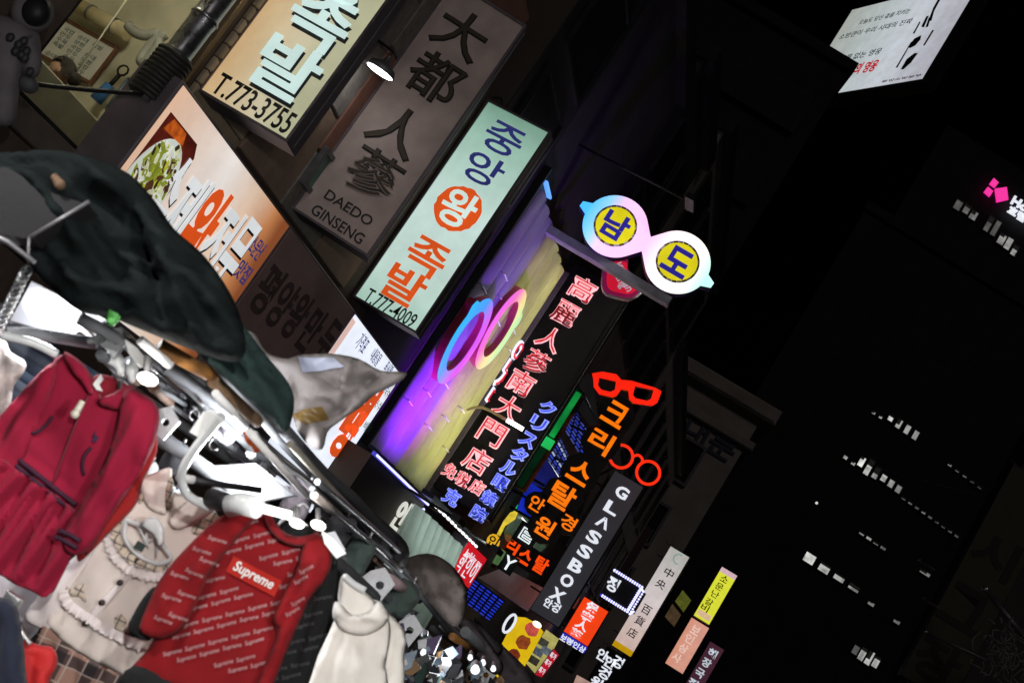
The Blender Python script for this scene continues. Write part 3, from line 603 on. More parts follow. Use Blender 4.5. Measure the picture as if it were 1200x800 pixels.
# ---------------------------------------------------- optician with blue led shelves
ob = wall_building('optician_building', 'dark optician building with green edge light and blue led shelves', -5.5, 24.42, 34.5, 13, mat('grey_brown_render', (.22, .2, .19), .85, scale=1.2), 8)
windows(ob, 25, 34, 8.4, 12.6, 4, 2, .35, M_black)
k0 = hitx(640, 505, -5.42)
rt, fr = sign('green_light_box', 'dark green lightbox with a bright green edge tube beside the blue neon column', [(655, 446), (681, 458), (617, 572), (588, 560)], ('x', -5.3), .3, emi('deep_green_sheet', srgb(8, 50, 26), .4, dirt=.6, scale=2), M_black)
s0, s1, t0, t1 = fr.rect
MB().tube([(s1 - .06, -.06, t1 - .05), (s1 - .06, -.06, t1 - 1.05)], .06, 8).build('edge_tube', emi('green_tube', srgb(20, 150, 66), .8, dirt=.5), rt)
MB().bbox(s1 - .25, s1 + .05, -.12, -.03, t1 - 1.3, t1 - 1.1).build('edge_block', emi('green_block', srgb(34, 190, 92), .9), rt)
vg = mat('dark_grey_gable', (.1, .095, .1), .7)
gp = thing('grey_box_sign_back', 'plain dark grey box standing above the green lightbox', 'box', Frame(hitx(672, 440, -5.2) , rad(12)))
fr2 = Frame(gp.location, rad(12)); kk = fr2.sts([(670, 426), (693, 440), (703, 498), (690, 498), (655, 446)])
MB().prism([kk], 0, .35).build('box_body', vg, gp); MB().tube([(kk[2][0], -.02, kk[2][1]), ((kk[4][0] + kk[1][0]) / 2, -.02, (kk[4][1] + kk[1][1]) / 2)], .02, 6).build('edge_trim', M_steel, gp)
def slat_set(name, label, corners, rows, m, d, group=None, cat='led display'):
    t = thing(name, label, cat, None, group); d = min(d, min((hitx(*c, -5.4) - CAM).dot(F) for c in corners)) - .25; tl_, tr_, br_, bl_ = [P3(*c, d) for c in corners]
    cen = (tl_ + br_) / 2
    bp = MB(); off = F * .12
    bp.quad_add([tl_ + off, tr_ + off, br_ + off, bl_ + off, tl_ + off * 3, tr_ + off * 3, br_ + off * 3, bl_ + off * 3], [(0, 1, 2, 3), (7, 6, 5, 4), (0, 1, 5, 4), (1, 2, 6, 5), (2, 3, 7, 6), (3, 0, 4, 7)]); bp.build('backing', M_black, t)
    for i in range(rows):
        f_ = (i + .5) / rows; A = tl_.lerp(bl_, f_); B = tr_.lerp(br_, f_); b_ = MB(); n_ = 5
        for j in range(n_):
            b_.tube([A.lerp(B, (j + .1) / n_), A.lerp(B, (j + .82) / n_)], (tl_ - bl_).length / rows * .27, 6)
        b_.build('led_bar', m[i % len(m)], t)
    return t
M_l1 = emi('blue_led_bar', srgb(48, 60, 190), .75, dirt=.4, scale=5); M_l2 = emi('dim_blue_led_bar', srgb(70, 84, 160), .6, dirt=.5, scale=5); M_l3 = emi('pale_led_bar', srgb(170, 185, 225), .8, dirt=.4)
slat_set('led_shelf', 'upper rack of blue led bars behind the orange letter discs', [(671, 474), (697, 506), (690, 552), (662, 505)], 8, [M_l1, M_l2], 28.5, 'blue led shelves')
slat_set('led_shelf', 'lower rack of pale blue led bars beside the white string light', [(655, 507), (668, 536), (660, 566), (636, 530)], 7, [M_l2, M_l3, M_l1], 28.2, 'blue led shelves')
slat_set('led_shelf', 'low royal blue led curtain beside the red script sign', [(556, 678), (592, 705), (574, 728), (540, 703)], 8, [emi('royal_led_bar', srgb(30, 60, 220), .8, dirt=.5, scale=6), M_l1], 31, 'blue led shelves')
st_ = thing('string_light', 'string of tiny white lights slanting above the blue panel', 'string light')
A, B = P3(639, 531, 28.0), P3(659, 564, 28.0); mm = MB()
for i in range(22): mm.ball(A.lerp(B, i / 21), .028, nu=6, nv=4)
mm.build('light', emi('tiny_white', (.95, .97, 1), 1.4, dirt=0), st_, 'stuff'); MB().tube([A, B], .012, 6).build('wire', M_black, st_)
st_ = thing('string_light', 'string of tiny white lights below the bright blue panel', 'string light')
A, B = P3(607, 601, 28.4), P3(622, 619, 28.4); mm = MB()
for i in range(14): mm.ball(A.lerp(B, i / 13), .024, nu=6, nv=4)
mm.build('light', _mats['tiny_white'], st_, 'stuff'); MB().tube([A, B], .012, 6).build('wire', M_black, st_)
def slab(name, label, pts, d, m, cat, th=.15, psi=None, group=None):
    cx = sum(p[0] for p in pts) / len(pts); cy = sum(p[1] for p in pts) / len(pts)
    d = min(d, min((hitx(*c, -5.42) - CAM).dot(F) for c in pts)) - .1; fr_ = FX(-5.495) if psi == 'wall' else Frame(P3(cx, cy, d), ALPHA if psi is None else psi); t = thing(name, label, cat, fr_, group); P_ = fr_.sts(pts)
    MB().prism([P_], -.01, .0).build('face', m, t); MB().prism([P_], .001, th).build('case', M_black, t); fr_.y = -.012; return t, fr_
slab('blue_lit_sign', 'dim navy lit panel above the bright blue one at the optician', [(640, 537), (656, 565), (650, 574), (622, 566)], 28.6, emi('navy_sheet', srgb(22, 28, 110), .6, dirt=.4), 'lit panel', group='optician blue panels')
slab('blue_lit_sign', 'bright blue lit panel behind the orange letters of the optician', [(619, 563), (648, 583), (622, 606), (606, 596)], 28.8, emi('bright_blue_sheet', srgb(16, 40, 190), .7, dirt=.5, scale=2), 'lit panel', group='optician blue panels')
slab('green_streak_sign', 'jagged green lit shape above the yellow one on the optician front', [(617, 577), (612, 588), (607, 598), (598, 604), (606, 592)], 28.4, emi('green_shape', srgb(40, 200, 110), .8), 'neon sign')
slab('yellow_streak_sign', 'jagged yellow lit shape leading down to the orange emblem', [(608, 597), (604, 608), (592, 616), (586, 628), (582, 626), (590, 610), (598, 600)], 28.3, emi('yellow_shape', srgb(236, 206, 60), .85, dirt=.4, scale=8), 'neon sign')
t, f_ = slab('round_emblem', 'small round amber emblem with dark strokes beside the orange led box', [(578 + 8 * math.cos(i * .52), 634 + 9 * math.sin(i * .52)) for i in range(12)], 28.2, emi('amber_shape', srgb(240, 180, 30), .85), 'emblem')
s_, t_ = f_.st(578, 634); text_part('letter', M_ink, t, '인', s_, t_, .2, .22, -.014, .006, .02)
bl_ = thing('barrel_lamp', 'little green barrel lamp hanging under the amber emblem', 'lamp')
MB().lathe(P3(588, 643, 28.2), P3(579, 660, 28.2), [(0, .02), (.05, .12), (.5, .14), (.95, .12), (1, .02)], 16).build('shade', emi('green_barrel', srgb(100, 140, 84), .55, dirt=.5, scale=4), bl_)
MB().lathe(P3(579, 660, 28.2), P3(577, 664, 28.2), [(0, .1), (1, .07)], 12).build('cap', mat('red_cap', (.2, .03, .03), .5), bl_)
nk = thing('white_neon_letter', 'small white neon tube letter under the barrel lamp', 'neon sign', FC(595, 660, 28.1)); fr_ = FC(595, 660, 28.1)
s_, t_ = fr_.st(596, 660); text_part('letter', emi('white_neon2', (.9, .97, 1), 1.0), nk, 'Y', s_, t_, .26, .3, 0, .03, .01)
MB().box(s_ - .18, s_ + .18, .02, .06, t_ - .22, t_ + .22).build('backing', M_black, nk)
nk = thing('white_neon_letter', 'white outlined neon letter above the orange red led box', 'neon sign', FC(617, 627, 28.1)); fr_ = FC(617, 627, 28.1)
s_, t_ = fr_.st(617, 627); a = text_part('letter', _mats['white_neon2'], nk, 'ㅌ', s_, t_, .26, .24, 0, .03, .05); letters(MB(), 'ㅌ', s_, t_, .26, .24, -.032, .01, -.01).build('letter_core', mat('teal_core', (.03, .2, .2), .4), a)
MB().box(s_ - .26, s_ + .26, .02, .06, t_ - .25, t_ + .25).build('backing', M_black, nk)

slab('green_wall_glow', 'dim green lit wall panel behind the orange letter trio', [(606, 598), (624, 612), (640, 640), (624, 654), (592, 632), (590, 622)], 29.5, emi('green_glow_sheet', srgb(48, 74, 44), .7, dirt=.6, scale=1.5), 'lit panel', .002, 'wall')  # glowing sheet flush on the wall stands in for green light falling there
slab('taupe_wall_glow', 'dim grey brown shop panel under the orange red led box', [(590, 664), (636, 688), (618, 716), (560, 676)], 29.5, emi('taupe_glow_sheet', srgb(58, 48, 46), .7, dirt=.4, scale=1.5), 'lit panel', .002, 'wall')  # brown wall surface given its own glow in place of light on it
# orange led letters on black discs
M_amb = emi('amber_led', srgb(255, 122, 6), 1.0, dirt=.15, scale=8); M_ord = emi('orange_red_led', srgb(255, 74, 10), 1.0, dirt=.15, scale=8)
M_disc = mat('black_led_disc', (.008, .008, .008), .5)
Ob = hitx(672, 565, -4.45); FL = Frame(Ob, rad(6)); kL = (FL.O - CAM).dot(F) / 1450
for ch, p, r_, sz, lb in (('크', (721, 485), 24, 26, 'first and topmost orange led letter of the vertical row'), ('리', (704, 517), 24, 26, 'second orange led letter from the top, under the topmost disc'), ('스', (680, 553), 24, 25, 'third orange led letter from the top of the vertical row'), ('탈', (659, 581), 25, 28, 'fourth orange led letter, lowest large disc of the vertical row'),
                          ('안', (629, 590), 15, 17, 'small orange led disc at the left of the optician trio'), ('원', (638, 617), 20, 21, 'middle sized orange led disc in the centre of the optician trio'), ('경', (666, 612), 15, 17, 'small orange led disc at the right of the optician trio')):
    s_, t_ = FL.st(*p); f2 = Frame(FL.O + FL.a * s_ + Vector((0, 0, t_)), FL.psi)
    t = thing('led_letter_disc', lb, 'led sign', f2, 'orange led letter discs'); n_ = 8 if r_ > 22 else 12
    MB().prism([[(r_ * kL * math.cos((i + .5) * 2 * math.pi / n_), r_ * kL * math.sin((i + .5) * 2 * math.pi / n_)) for i in range(n_)]], 0, .16).build('disc', M_disc, t)
    letters(MB(), ch, 0, 0, sz * kL, sz * kL, -.004, .02, .026 if sz > 20 else .018).build('letter', M_amb, t)
    MB().tube([(-r_ * kL, .08, 0), (-r_ * kL - .5, .3, 0)], .03, 6).build('bracket', M_black, t)
rt, fr = sign('led_letter_box', 'orange red led box with three horizontal Korean letters', [(597, 626), (646, 653), (635, 677), (588, 652)], ('d', 28.6), .2, M_disc, M_disc, .01)
vchars(rt, fr, '리스탈', [(601, 639), (616, 651), (634, 662)], 15, 18, M_ord, .02, .03)
# red spectacles and round spectacles
def trace5(pts, ox, oy, sc): return [(ox + x_ / sc, oy + y_ / sc) for x_, y_ in pts]
out = trace5([(268, 90), (330, 80), (410, 95), (440, 128), (500, 133), (540, 145), (640, 175), (675, 195), (665, 222), (650, 262), (620, 280), (510, 265), (485, 240), (480, 190), (440, 182), (415, 218), (390, 230), (310, 212), (278, 170), (275, 125)], 640, 420, 5)
h1 = trace5([(310, 115), (408, 137), (402, 185), (375, 198), (322, 185), (303, 160)], 640, 420, 5); h2 = trace5([(520, 165), (628, 187), (613, 238), (590, 250), (522, 235), (508, 215)], 640, 420, 5)
FR_ = Frame(hitx(694, 450, -5.0), rad(8)); rs = thing('led_spectacles', 'thick framed red led spectacles above the orange letters', 'neon sign', FR_)
M_rled = emi('red_led_face', srgb(255, 34, 12), 1.0, dirt=.1)
MB().prism([FR_.sts(out), FR_.sts(h1), FR_.sts(h2)], -.06, -.045).build('lit_face', M_rled, rs); MB().prism([FR_.sts(out), FR_.sts(h1), FR_.sts(h2)], -.04, .1).build('case', M_side, rs)
a = FR_.st(695, 450); MB().tube([(a[0], .05, a[1]), (a[0] - .6, .05, a[1])], .03, 6).build('bracket', M_black, rs)
FR2 = Frame(hitx(715, 535, -4.9), rad(8)); rs = thing('round_led_spectacles', 'thin round red led spectacles above the long grey sign', 'neon sign', FR2)
k2 = (FR2.O - CAM).dot(F) / 1450; A = FR2.st(728, 534.5); B = FR2.st(759.6, 553.6); M_rl2 = emi('red_led_tube', srgb(255, 46, 18), 1.1, dirt=.1)
MB().tube([(A[0] + 13.5 * k2 * math.cos(rad(170 + i * 10)), 0, A[1] + 13.5 * k2 * math.sin(rad(170 + i * 10))) for i in range(0, 33)], 1.7 * k2, 8).build('lens_ring', M_rl2, rs)
MB().tube([(B[0] + 13.5 * k2 * math.cos(rad(i * 10)), 0, B[1] + 13.5 * k2 * math.sin(rad(i * 10))) for i in range(36)], 1.7 * k2, 8, True).build('lens_ring', M_rl2, rs)
MB().tube(smooth_loop([(*FR2.st(*p), 0) for p in [(742, 534), (748, 533), (752, 537), (752, 542)]], 4, False) and [(p[0], 0, p[1]) for p in smooth_loop(FR2.sts([(742, 534.5), (748, 533), (752.5, 537), (752.5, 542)]), 4, False)], 1.6 * k2, 8).build('bridge', M_rl2, rs)
MB().tube([(A[0], .0, A[1] - 13 * k2), (A[0] - .2, .15, A[1] - 30 * k2)], .03, 6).build('bracket', M_black, rs)

# ---------------------------------------------------- long grey sign with white letters and its neighbours
M_gbs = emi('charcoal_glow_sheet', srgb(46, 45, 50), .8, base=(.05, .05, .055), dirt=.08); M_wl = emi('white_letter_sheet', srgb(232, 236, 246), .95, dirt=.05)  # charcoal board gets a faint glow to lift it out of black
rt, fr = sign('long_grey_sign', 'long charcoal vertical sign with white Latin letters, hanging below the round red spectacles', [(716, 549), (752, 569), (657, 735), (626, 717)], ('x', -5.0), .35, M_gbs, M_black, .015, 'long vertical signs')
vchars(rt, fr, 'GL', [(729, 577), (717, 595)], 14, 13, M_wl, .02, .035)
vchars(rt, fr, 'Λ', [(707, 612)], 14, 12, M_wl, .02, .03)
vchars(rt, fr, 'SSBOX', [(696, 629), (685.5, 646), (675, 663), (664.5, 680), (653.5, 697)], 14, 13, M_wl, .02, .035)
vchars(rt, fr, '안경', [(642.5, 706), (651.5, 711.5)], 9, 10, M_wl, .02, .03)
b2 = wall_building('dim_office_building', 'dim grey office building behind the long charcoal sign', -5.5, 34.52, 52, 11, mat('dim_grey_render', (.42, .37, .35), .8, scale=1.5), 9)
windows(b2, 35, 51.5, 4.2, 10.6, 6, 2, .8)
MB().box(34.6, 51.9, -.32, -.003, 3.5, 3.9).build('ledge', M_frame, b2)
rt, fr = sign('grey_wall_sign', 'faint unlit maroon signboard between the long charcoal sign and the orange sign', [(742, 606), (765, 620), (704, 722), (682, 708)], ('d', 53), .2, mat('unlit_maroon_sheet', (.06, .025, .03), .6), M_black)
vchars(rt, fr, '인삼품', [(737, 640), (722, 664), (707, 690)], 17, 20, mat('dim_maroon_letters', (.09, .04, .045), .6), .01, .02)
rt, fr = sign('orange_sign', 'orange red lightbox with white Chinese characters over a blue strip', [(684, 699), (712, 715), (690, 757), (661, 740)], ('x', -5.1), .3, emi('orange_red_sheet', srgb(246, 66, 18), .95, dirt=.08), M_black, .015)
vchars(rt, fr, '保寧人蔘', [(694, 711), (688, 722), (682, 732), (675, 742)], 14, 10, M_wl, .02, .035)
s0, s1, t0, t1 = fr.rect; k = (Vector(fr.O) - CAM).dot(F) / 1450
MB().box(s0, s1, -.01, .25, t0 - 8.5 * k, t0 - .03).build('blue_strip', emi('blue_strip_sheet', srgb(44, 46, 190), .85), rt)
vchars(rt, fr, '보령인삼', [(660.5, 747), (667.5, 751), (675, 755.5), (682.5, 760)], 7, 7, M_wl, .02, .03)
Fq = Frame(hitx(705, 682, -5.2), rad(2)); q = Fq.sts([(720, 667), (751, 688), (736, 716), (704, 697)]); kq = (Fq.O - CAM).dot(F) / 1450
t = thing('led_frame_sign', 'dark sign edged with blue white leds showing one white Korean letter', 'led sign', Fq)
s0 = (q[0][0] + q[3][0]) / 2; s1 = (q[1][0] + q[2][0]) / 2; t1 = (q[0][1] + q[1][1]) / 2; t0 = (q[2][1] + q[3][1]) / 2
MB().bbox(s0, s1, 0, .3, t0, t1).build('cabinet', mat('dark_led_panel', (.03, .03, .035), .5), t)
le = MB()
path = [((s0, t1), (s1, t1)), ((s1, t1), (s1, t0)), ((s1, t0), (s0, t0))]
for A, B in path:
    n_ = 12
    for i in range(n_): le.ball((A[0] + (B[0] - A[0]) * i / n_, -.04, A[1] + (B[1] - A[1]) * i / n_), .06, .04, .06, 6, 4)
le.build('led', M_led, t, 'stuff')
for A, B in path: MB().tube([(A[0], -.02, A[1]), (B[0], -.02, B[1])], .05, 6).build('led_tape', emi('violet_tape', srgb(70, 60, 235), .9, dirt=0), t)
s_, t_ = Fq.st(718, 684); text_part('letter', M_wl, t, '정', s_, t_, 13 * kq, 16 * kq, -.01, .03, .03)
dt = thing('dotted_led_sign', 'narrow sign outlined by white led dots just behind the blue led frame', 'led sign', Frame(P3(747, 705, 52), 0)); fq2 = Frame(P3(747, 705, 52), 0)
dd = MB()
for A, B in (((754, 693), (738, 719)), ((738, 719), (743, 716)), ((754, 693), (752, 690))):
    for i in range(9): s_, t_ = fq2.st(A[0] + (B[0] - A[0]) * i / 9, A[1] + (B[1] - A[1]) * i / 9); dd.ball((s_, -.03, t_), .05, nu=6, nv=4)
dd.build('led', M_led, dt, 'stuff'); qq = fq2.sts([(752, 692), (757, 695), (743, 719), (738, 716)]); MB().prism([qq], 0, .2).build('cabinet', M_black, dt)

# ---------------------------------------------------- far lightboxes down the street
M_dep = emi_ramp('pale_pink_backlit_sheet', 'z', [(0, srgb(206, 172, 164)), (.3, srgb(222, 198, 190)), (.55, srgb(226, 214, 214)), (1, srgb(186, 186, 180))], -3.5, 3.5, .85, .6)
rt, fr = sign('department_store_sign', 'tall pale pink lightbox with thin black Chinese characters and a yellow foot', [(787, 640), (808, 653), (739, 769), (716, 755)], ('d', 62), .4, M_dep, M_frame, .03, 'long vertical signs')
vchars(rt, fr, '中央百貨店', [(784, 671), (774.5, 684), (757.5, 714), (750, 727), (741, 741)], 11, 10.5, mat('black_thin_print', (.02, .02, .02), .5, bump=0), .02, .008)
s0, s1, t0, t1 = fr.rect; k = (Vector(fr.O) - CAM).dot(F) / 1450
MB().box(s0, s1, -.02, -.009, t0, t0 + 7 * k).build('yellow_foot', emi('mustard_sheet', srgb(206, 160, 10), .8), rt)
s_, t_ = fr.st(795, 655); MB().tube([(s_ + .25 * math.cos(i * .4), -.02, t_ + .25 * math.sin(i * .4)) for i in range(3, 14)], .05, 6).build('emblem', emi('faint_teal_ring', srgb(150, 176, 166), .8), rt)
rt, fr = sign('yellow_sign', 'yellow lightbox with a pink top strip and faint Korean letters, above the orange one', [(847, 664), (865, 675), (830, 731), (812, 720)], ('d', 74), .4, emi('lemon_sheet', srgb(226, 230, 60), .9, dirt=.08), M_frame, .02, 'far stacked lightboxes')
vchars(rt, fr, '소문난갈비', [(849, 678), (843, 687), (838, 696), (831, 705), (826, 712)], 9, 8, mat('olive_print', (.2, .2, .02), .5, bump=0), .02, .01)
s0, s1, t0, t1 = fr.rect; k = (Vector(fr.O) - CAM).dot(F) / 1450
MB().box(s0, s1, -.02, -.009, t1 - 6 * k, t1).build('pink_strip', emi('pink_strip_sheet', srgb(226, 190, 200), .85), rt); MB().box(s0 + .1, s1 - .1, -.02, -.009, t0 + 3 * k, t0 + 10 * k).build('pink_print', emi('pink_print_sheet', srgb(236, 200, 160), .8), rt)
M_os = emi_ramp('orange_backlit_sheet', 'x', [(0, srgb(236, 120, 50)), (.4, srgb(230, 150, 120)), (1, srgb(224, 160, 140))], -.6, .6, .9, .3)
rt, fr = sign('orange_lightbox', 'orange to pink lightbox with pale letters hanging under the yellow one', [(812, 724), (832, 736), (800, 787), (777, 777)], ('d', 74), .4, M_os, M_frame, .02, 'far stacked lightboxes')
vchars(rt, fr, '보인삼사', [(815, 738), (808, 748), (801, 759), (793, 770)], 10, 10, emi('pale_peach_print', srgb(246, 206, 190), .85), .02, .02)
rt, fr = sign('maroon_lightbox', 'dim maroon lightbox with white Korean letters at the lower edge of the view', [(834, 752), (850, 762), (806, 832), (789, 822)], ('d', 76), .4, emi('dim_maroon_sheet', srgb(74, 40, 54), .8, dirt=.2), M_frame, .02, 'far stacked lightboxes')
vchars(rt, fr, '해장국집', [(835, 765), (828, 776), (820, 788), (812, 800)], 10, 10, emi('white_print_sheet', srgb(205, 215, 225), .8), .02, .03)
rt, fr = sign('black_optician_sign', 'black sign with white Korean letters under the pale pink lightbox', [(712, 757), (742, 775), (714, 822), (683, 804)], ('d', 56), .3, M_black, M_black, .01)
vchars(rt, fr, '안경', [(706, 767), (724, 775)], 12, 13, M_wl, .02, .03); vchars(rt, fr, '안경원', [(715, 776), (708, 788), (699, 799)], 13, 12, M_wl, .02, .035)
t, f_ = slab('round_top_display', 'yellow round topped lightbox printed with red meat pictures', [(584, 762), (604, 722), (616, 723), (629, 730), (637, 740), (620, 771), (604, 800), (570, 792)], 30, emi('yellow_menu_sheet', srgb(230, 190, 16), .85, dirt=.15), 'sign', .25)
for p, r_, c_ in (((624, 737), 9, srgb(205, 84, 74)), ((613, 752), 9, srgb(150, 70, 30)), ((602, 767), 8, srgb(130, 50, 26))):
    s_, t_ = f_.st(*p); rr = r_ * 30 / 1450; rg = random.Random(p[0])
    MB().prism([[(s_ + rr * rg.uniform(.75, 1.1) * math.cos(i * math.pi / 6), t_ + rr * rg.uniform(.75, 1.1) * math.sin(i * math.pi / 6)) for i in range(12)]], -.02, -.011).build('picture', emi('meat_print_%d' % r_ + str(p[0]), c_, .8, dirt=.5, scale=12), t)
s_, t_ = f_.st(629, 731); MB().ball((s_, -.06, t_), .12, .03, .07).build('lamp', emi('warm_lamp', (1, .96, .7), 2, dirt=0), t)
t, f_ = slab('menu_poster', 'yellow and grey food poster beside the round topped yellow lightbox', [(640, 737), (655, 748), (645, 768), (628, 790), (616, 776)], 30.5, emi('poster_sheet', srgb(200, 190, 110), .7, dirt=.3, scale=8), 'poster')
for i, (p, c_) in enumerate((((636, 752), srgb(70, 70, 60)), ((630, 763), srgb(90, 100, 110)), ((640, 762), srgb(110, 120, 130)), ((625, 773), srgb(60, 60, 50)))):
    s_, t_ = f_.st(*p); MB().box(s_ - .14, s_ + .14, -.018, -.011, t_ - .09, t_ + .09).build('picture', emi('poster_pic_%d' % i, c_, .7, dirt=.6, scale=14), t)
t, f_ = slab('red_price_board', 'small red and white price board under the food poster', [(649, 760), (655, 767), (635, 793), (627, 790)], 30.2, emi('crimson_sheet', srgb(190, 24, 46), .8, dirt=.3, scale=6), 'sign')
for p in ((648, 768), (642, 776), (635, 785)): s_, t_ = f_.st(*p); text_part('lettering', M_wl, t, '특가', s_, t_, .16, .14, -.012, .008, .02)
t, f_ = slab('white_ring_sign', 'narrow black sign with a white outlined ring beside the yellow lightbox', [(600, 715), (607, 719), (592, 745), (586, 741)], 29.8, M_black, 'sign')
s_, t_ = f_.st(597, 730); MB().tube([(s_ + .1 * math.cos(i * .4), -.03, t_ + .24 * math.sin(i * .4)) for i in range(16)], .035, 6, True).build('ring', M_wl, t)
slab('olive_side_sign', 'small dim olive lightbox between the pale pink sign and the lemon sign', [(800, 691), (810, 703), (801, 717), (791, 704)], 72, emi('dim_olive_sheet', srgb(92, 96, 34), .7, dirt=.4), 'sign')
slab('brown_side_sign', 'small dim brown lightbox just below the dim olive one', [(788, 707), (798, 720), (790, 734), (779, 722)], 70, emi('dim_brown_sheet', srgb(80, 62, 42), .7, dirt=.4), 'sign')
slab('pink_shopfront', 'pale pink lit shopfront corner at the bottom edge under the black optician sign', [(676, 790), (694, 800), (690, 830), (660, 830)], 48, emi('shopfront_pink', srgb(196, 160, 146), .75, dirt=.3), 'shopfront')
# red script sign on the facade line
FQ = FX(-4.6); q = FQ.sts([(551, 634), (571, 652), (547, 694), (525, 668)])
rs = thing('red_script_sign', 'red lightbox with white script above bold white letters at the awning end', 'sign', FQ)
s0, s1, t0, t1 = (q[0][0] + q[3][0]) / 2, (q[1][0] + q[2][0]) / 2, (q[2][1] + q[3][1]) / 2, (q[0][1] + q[1][1]) / 2
MB().bbox(s0, s1, 0, .3, t0, t1).build('cabinet', M_frame, rs); MB().box(s0 + .02, s1 - .02, -.008, .01, t0 + .03, t1 - .03).build('face', emi('red_sheet', srgb(206, 22, 36), .9, dirt=.1), rs)
letters(MB(), 'holiday spa', (s0 + s1) / 2 + .05, t1 - .2, (s1 - s0) * .8, .15, -.009, .004, 0, skew=.25).build('lettering', M_wl, rs)
for i, ch in enumerate('학인이'): letters(MB(), ch, s0 + (s1 - s0) * (.2 + .3 * i), t0 + .3, (s1 - s0) * .22, .36, -.009, .006, .0).build('letter', M_wl, rs)
wp = slab('white_post_panel', 'plain white panel at the end of the pleated awning', [(540, 644), (552, 650), (533, 676), (521, 668)], 24.2, mat('dull_white_panel', (.6, .6, .58), .5), 'panel')

# ---------------------------------------------------- buildings closing the street, the right side and the skyline
M_night = mat('night_stone', (.30, .27, .25), .85, scale=.6)
Fe = Frame(P3(890, 495, 82), ALPHA + rad(-9)); eb = thing('corner_building', 'dark stone corner building with a heavy cornice closing the street', 'building', Fe)
zt = Fe.st(890, 492)[1]; gl_ = -Fe.O.z
MB().box(-46, 0, 0, 26, gl_, zt).build('wall', M_night, eb); MB().bbox(-46, .9, -.9, 26, zt + .004, zt + 1.1, .2).build('cornice', M_night, eb); MB().bbox(-46, .5, -.5, 26, zt - 2.2, zt - 1.6, .1).build('moulding', M_night, eb)
for i in range(9):
    for j in range(4):
        a = -4.6 - i * 4.6; z_ = zt - 6.5 - j * 4.6
        if z_ < gl_ + 1: continue
        w_ = MB().prism([[(a, z_), (a + 2.6, z_), (a + 2.6, z_ + 3), (a, z_ + 3)], [(a + .2, z_ + .2), (a + 2.4, z_ + .2), (a + 2.4, z_ + 2.8), (a + .2, z_ + 2.8)]], -.3, -.01).build('window', M_frame, eb); MB().box(a + .2, a + 2.4, -.12, -.02, z_ + .2, z_ + 2.8).build('pane', M_darkglass, w_)
Fs2 = Fe.st(812, 520); bs = text_part('dim_wall_lettering', mat('dim_navy_letters', (.03, .032, .07), .5), eb, '남대문', Fe.st(818, 505)[0], Fe.st(818, 505)[1], 5.5, 1.7, -.05, .1, .02)

# orange specks of far lamps
def speck(lb, px, py, d, r_, c_, st=1.2):
    t = thing('distant_lamp', lb, 'lamp', None, 'distant lamps'); P = P3(px, py, d); nm = 'speck_%d_%d' % (px, py)
    MB().ball(P, r_).build('bulb', emi(nm, c_, st, dirt=0), t); MB().tube([P + Vector((0, 0, r_)), P + Vector((0, 0, r_ * 4))], r_ * .25, 6).build('stem', M_black, t)
speck('tiny orange lamp in the dark beside the red Chinese characters', 697, 384, 40, .07, (.7, .3, .07))
speck('tiny amber lamp at the top of the unlit ginseng sign', 611, 6, 24, .06, (.8, .55, .2))
speck('faint amber lamp left of the tiny amber lamp by the ginseng sign', 605, 14, 24, .035, (.5, .3, .1))
speck('tiny white lamp right of the big orange spectacles letter discs', 794, 461, 78, .1, (.6, .6, .6))
speck('tiny white lamp right of the hanging billboard', 1089, 91, 60, .05, (.9, .9, .9))
speck('tiny white lamp high on the dark tower flank', 957, 589, 110, .12, (.6, .6, .55))

# hanging billboard, top right
quad = [(995, 13), (1152, -28), (1083, 94), (936, 117)]
O = P3(1030, 60, 54); FBd = fit(quad, O, -75, 75); s0, s1, t0, t1 = FBd.rect
bd = thing('rooftop_billboard', 'large white lit billboard with black Korean lines and red letters on a dark roof', 'billboard', FBd)
k = (FBd.O - CAM).dot(F) / 1450
MB().bbox(s0, s1, 0, .8, t0, t1).build('cabinet', M_black, bd)
q0 = FBd.sts([(995, 13), (965, 62)]); bot = FBd.sts([(978, 112), (1083, 94)]); rg_ = FBd.sts([(1083, 94), (1140, 0)])
M_bbd = emi_ramp('billboard_sheet', 'x', [(0, srgb(176, 180, 170)), (.35, srgb(196, 206, 206)), (.7, srgb(216, 222, 230)), (1, srgb(190, 190, 200))], s0, s1, .82, .8)
MB().box(s0 + .05, s1 - .05, -.02, .01, t0 + .05, t1 - .05).build('face', M_bbd, bd)
M_gp = mat('grey_print', (.22, .24, .26), .5, bump=0)
def line(tx, a, b_, hpx, m_, off=0.0, nm='lettering'):
    A = FBd.st(*a); B = FBd.st(*b_); letters(MB(), tx, (A[0] + B[0]) / 2, (A[1] + B[1]) / 2, (B[0] - A[0]), hpx * k, -.022, .01, off).build(nm, m_, bd)
line('오늘도 당신 곁을 지키는', (1007, 28), (1068, 12), 8, M_gp); line('소방관이 우리 시대의 진짜', (984, 45), (1070, 24), 9, M_gp); line('이름 없는 영웅', (984, 71), (1034, 59), 10, mat('dark_grey_print', (.06, .065, .07), .5, bump=0))
line('국의 영웅', (994, 86), (1030, 74), 17, emi('red_print', srgb(205, 40, 52), .7), .03)
line('중앙소방본부', (1034, 96), (1080, 89), 3.5, mat('pink_print', (.5, .2, .25), .5, bump=0))
fg = MB()
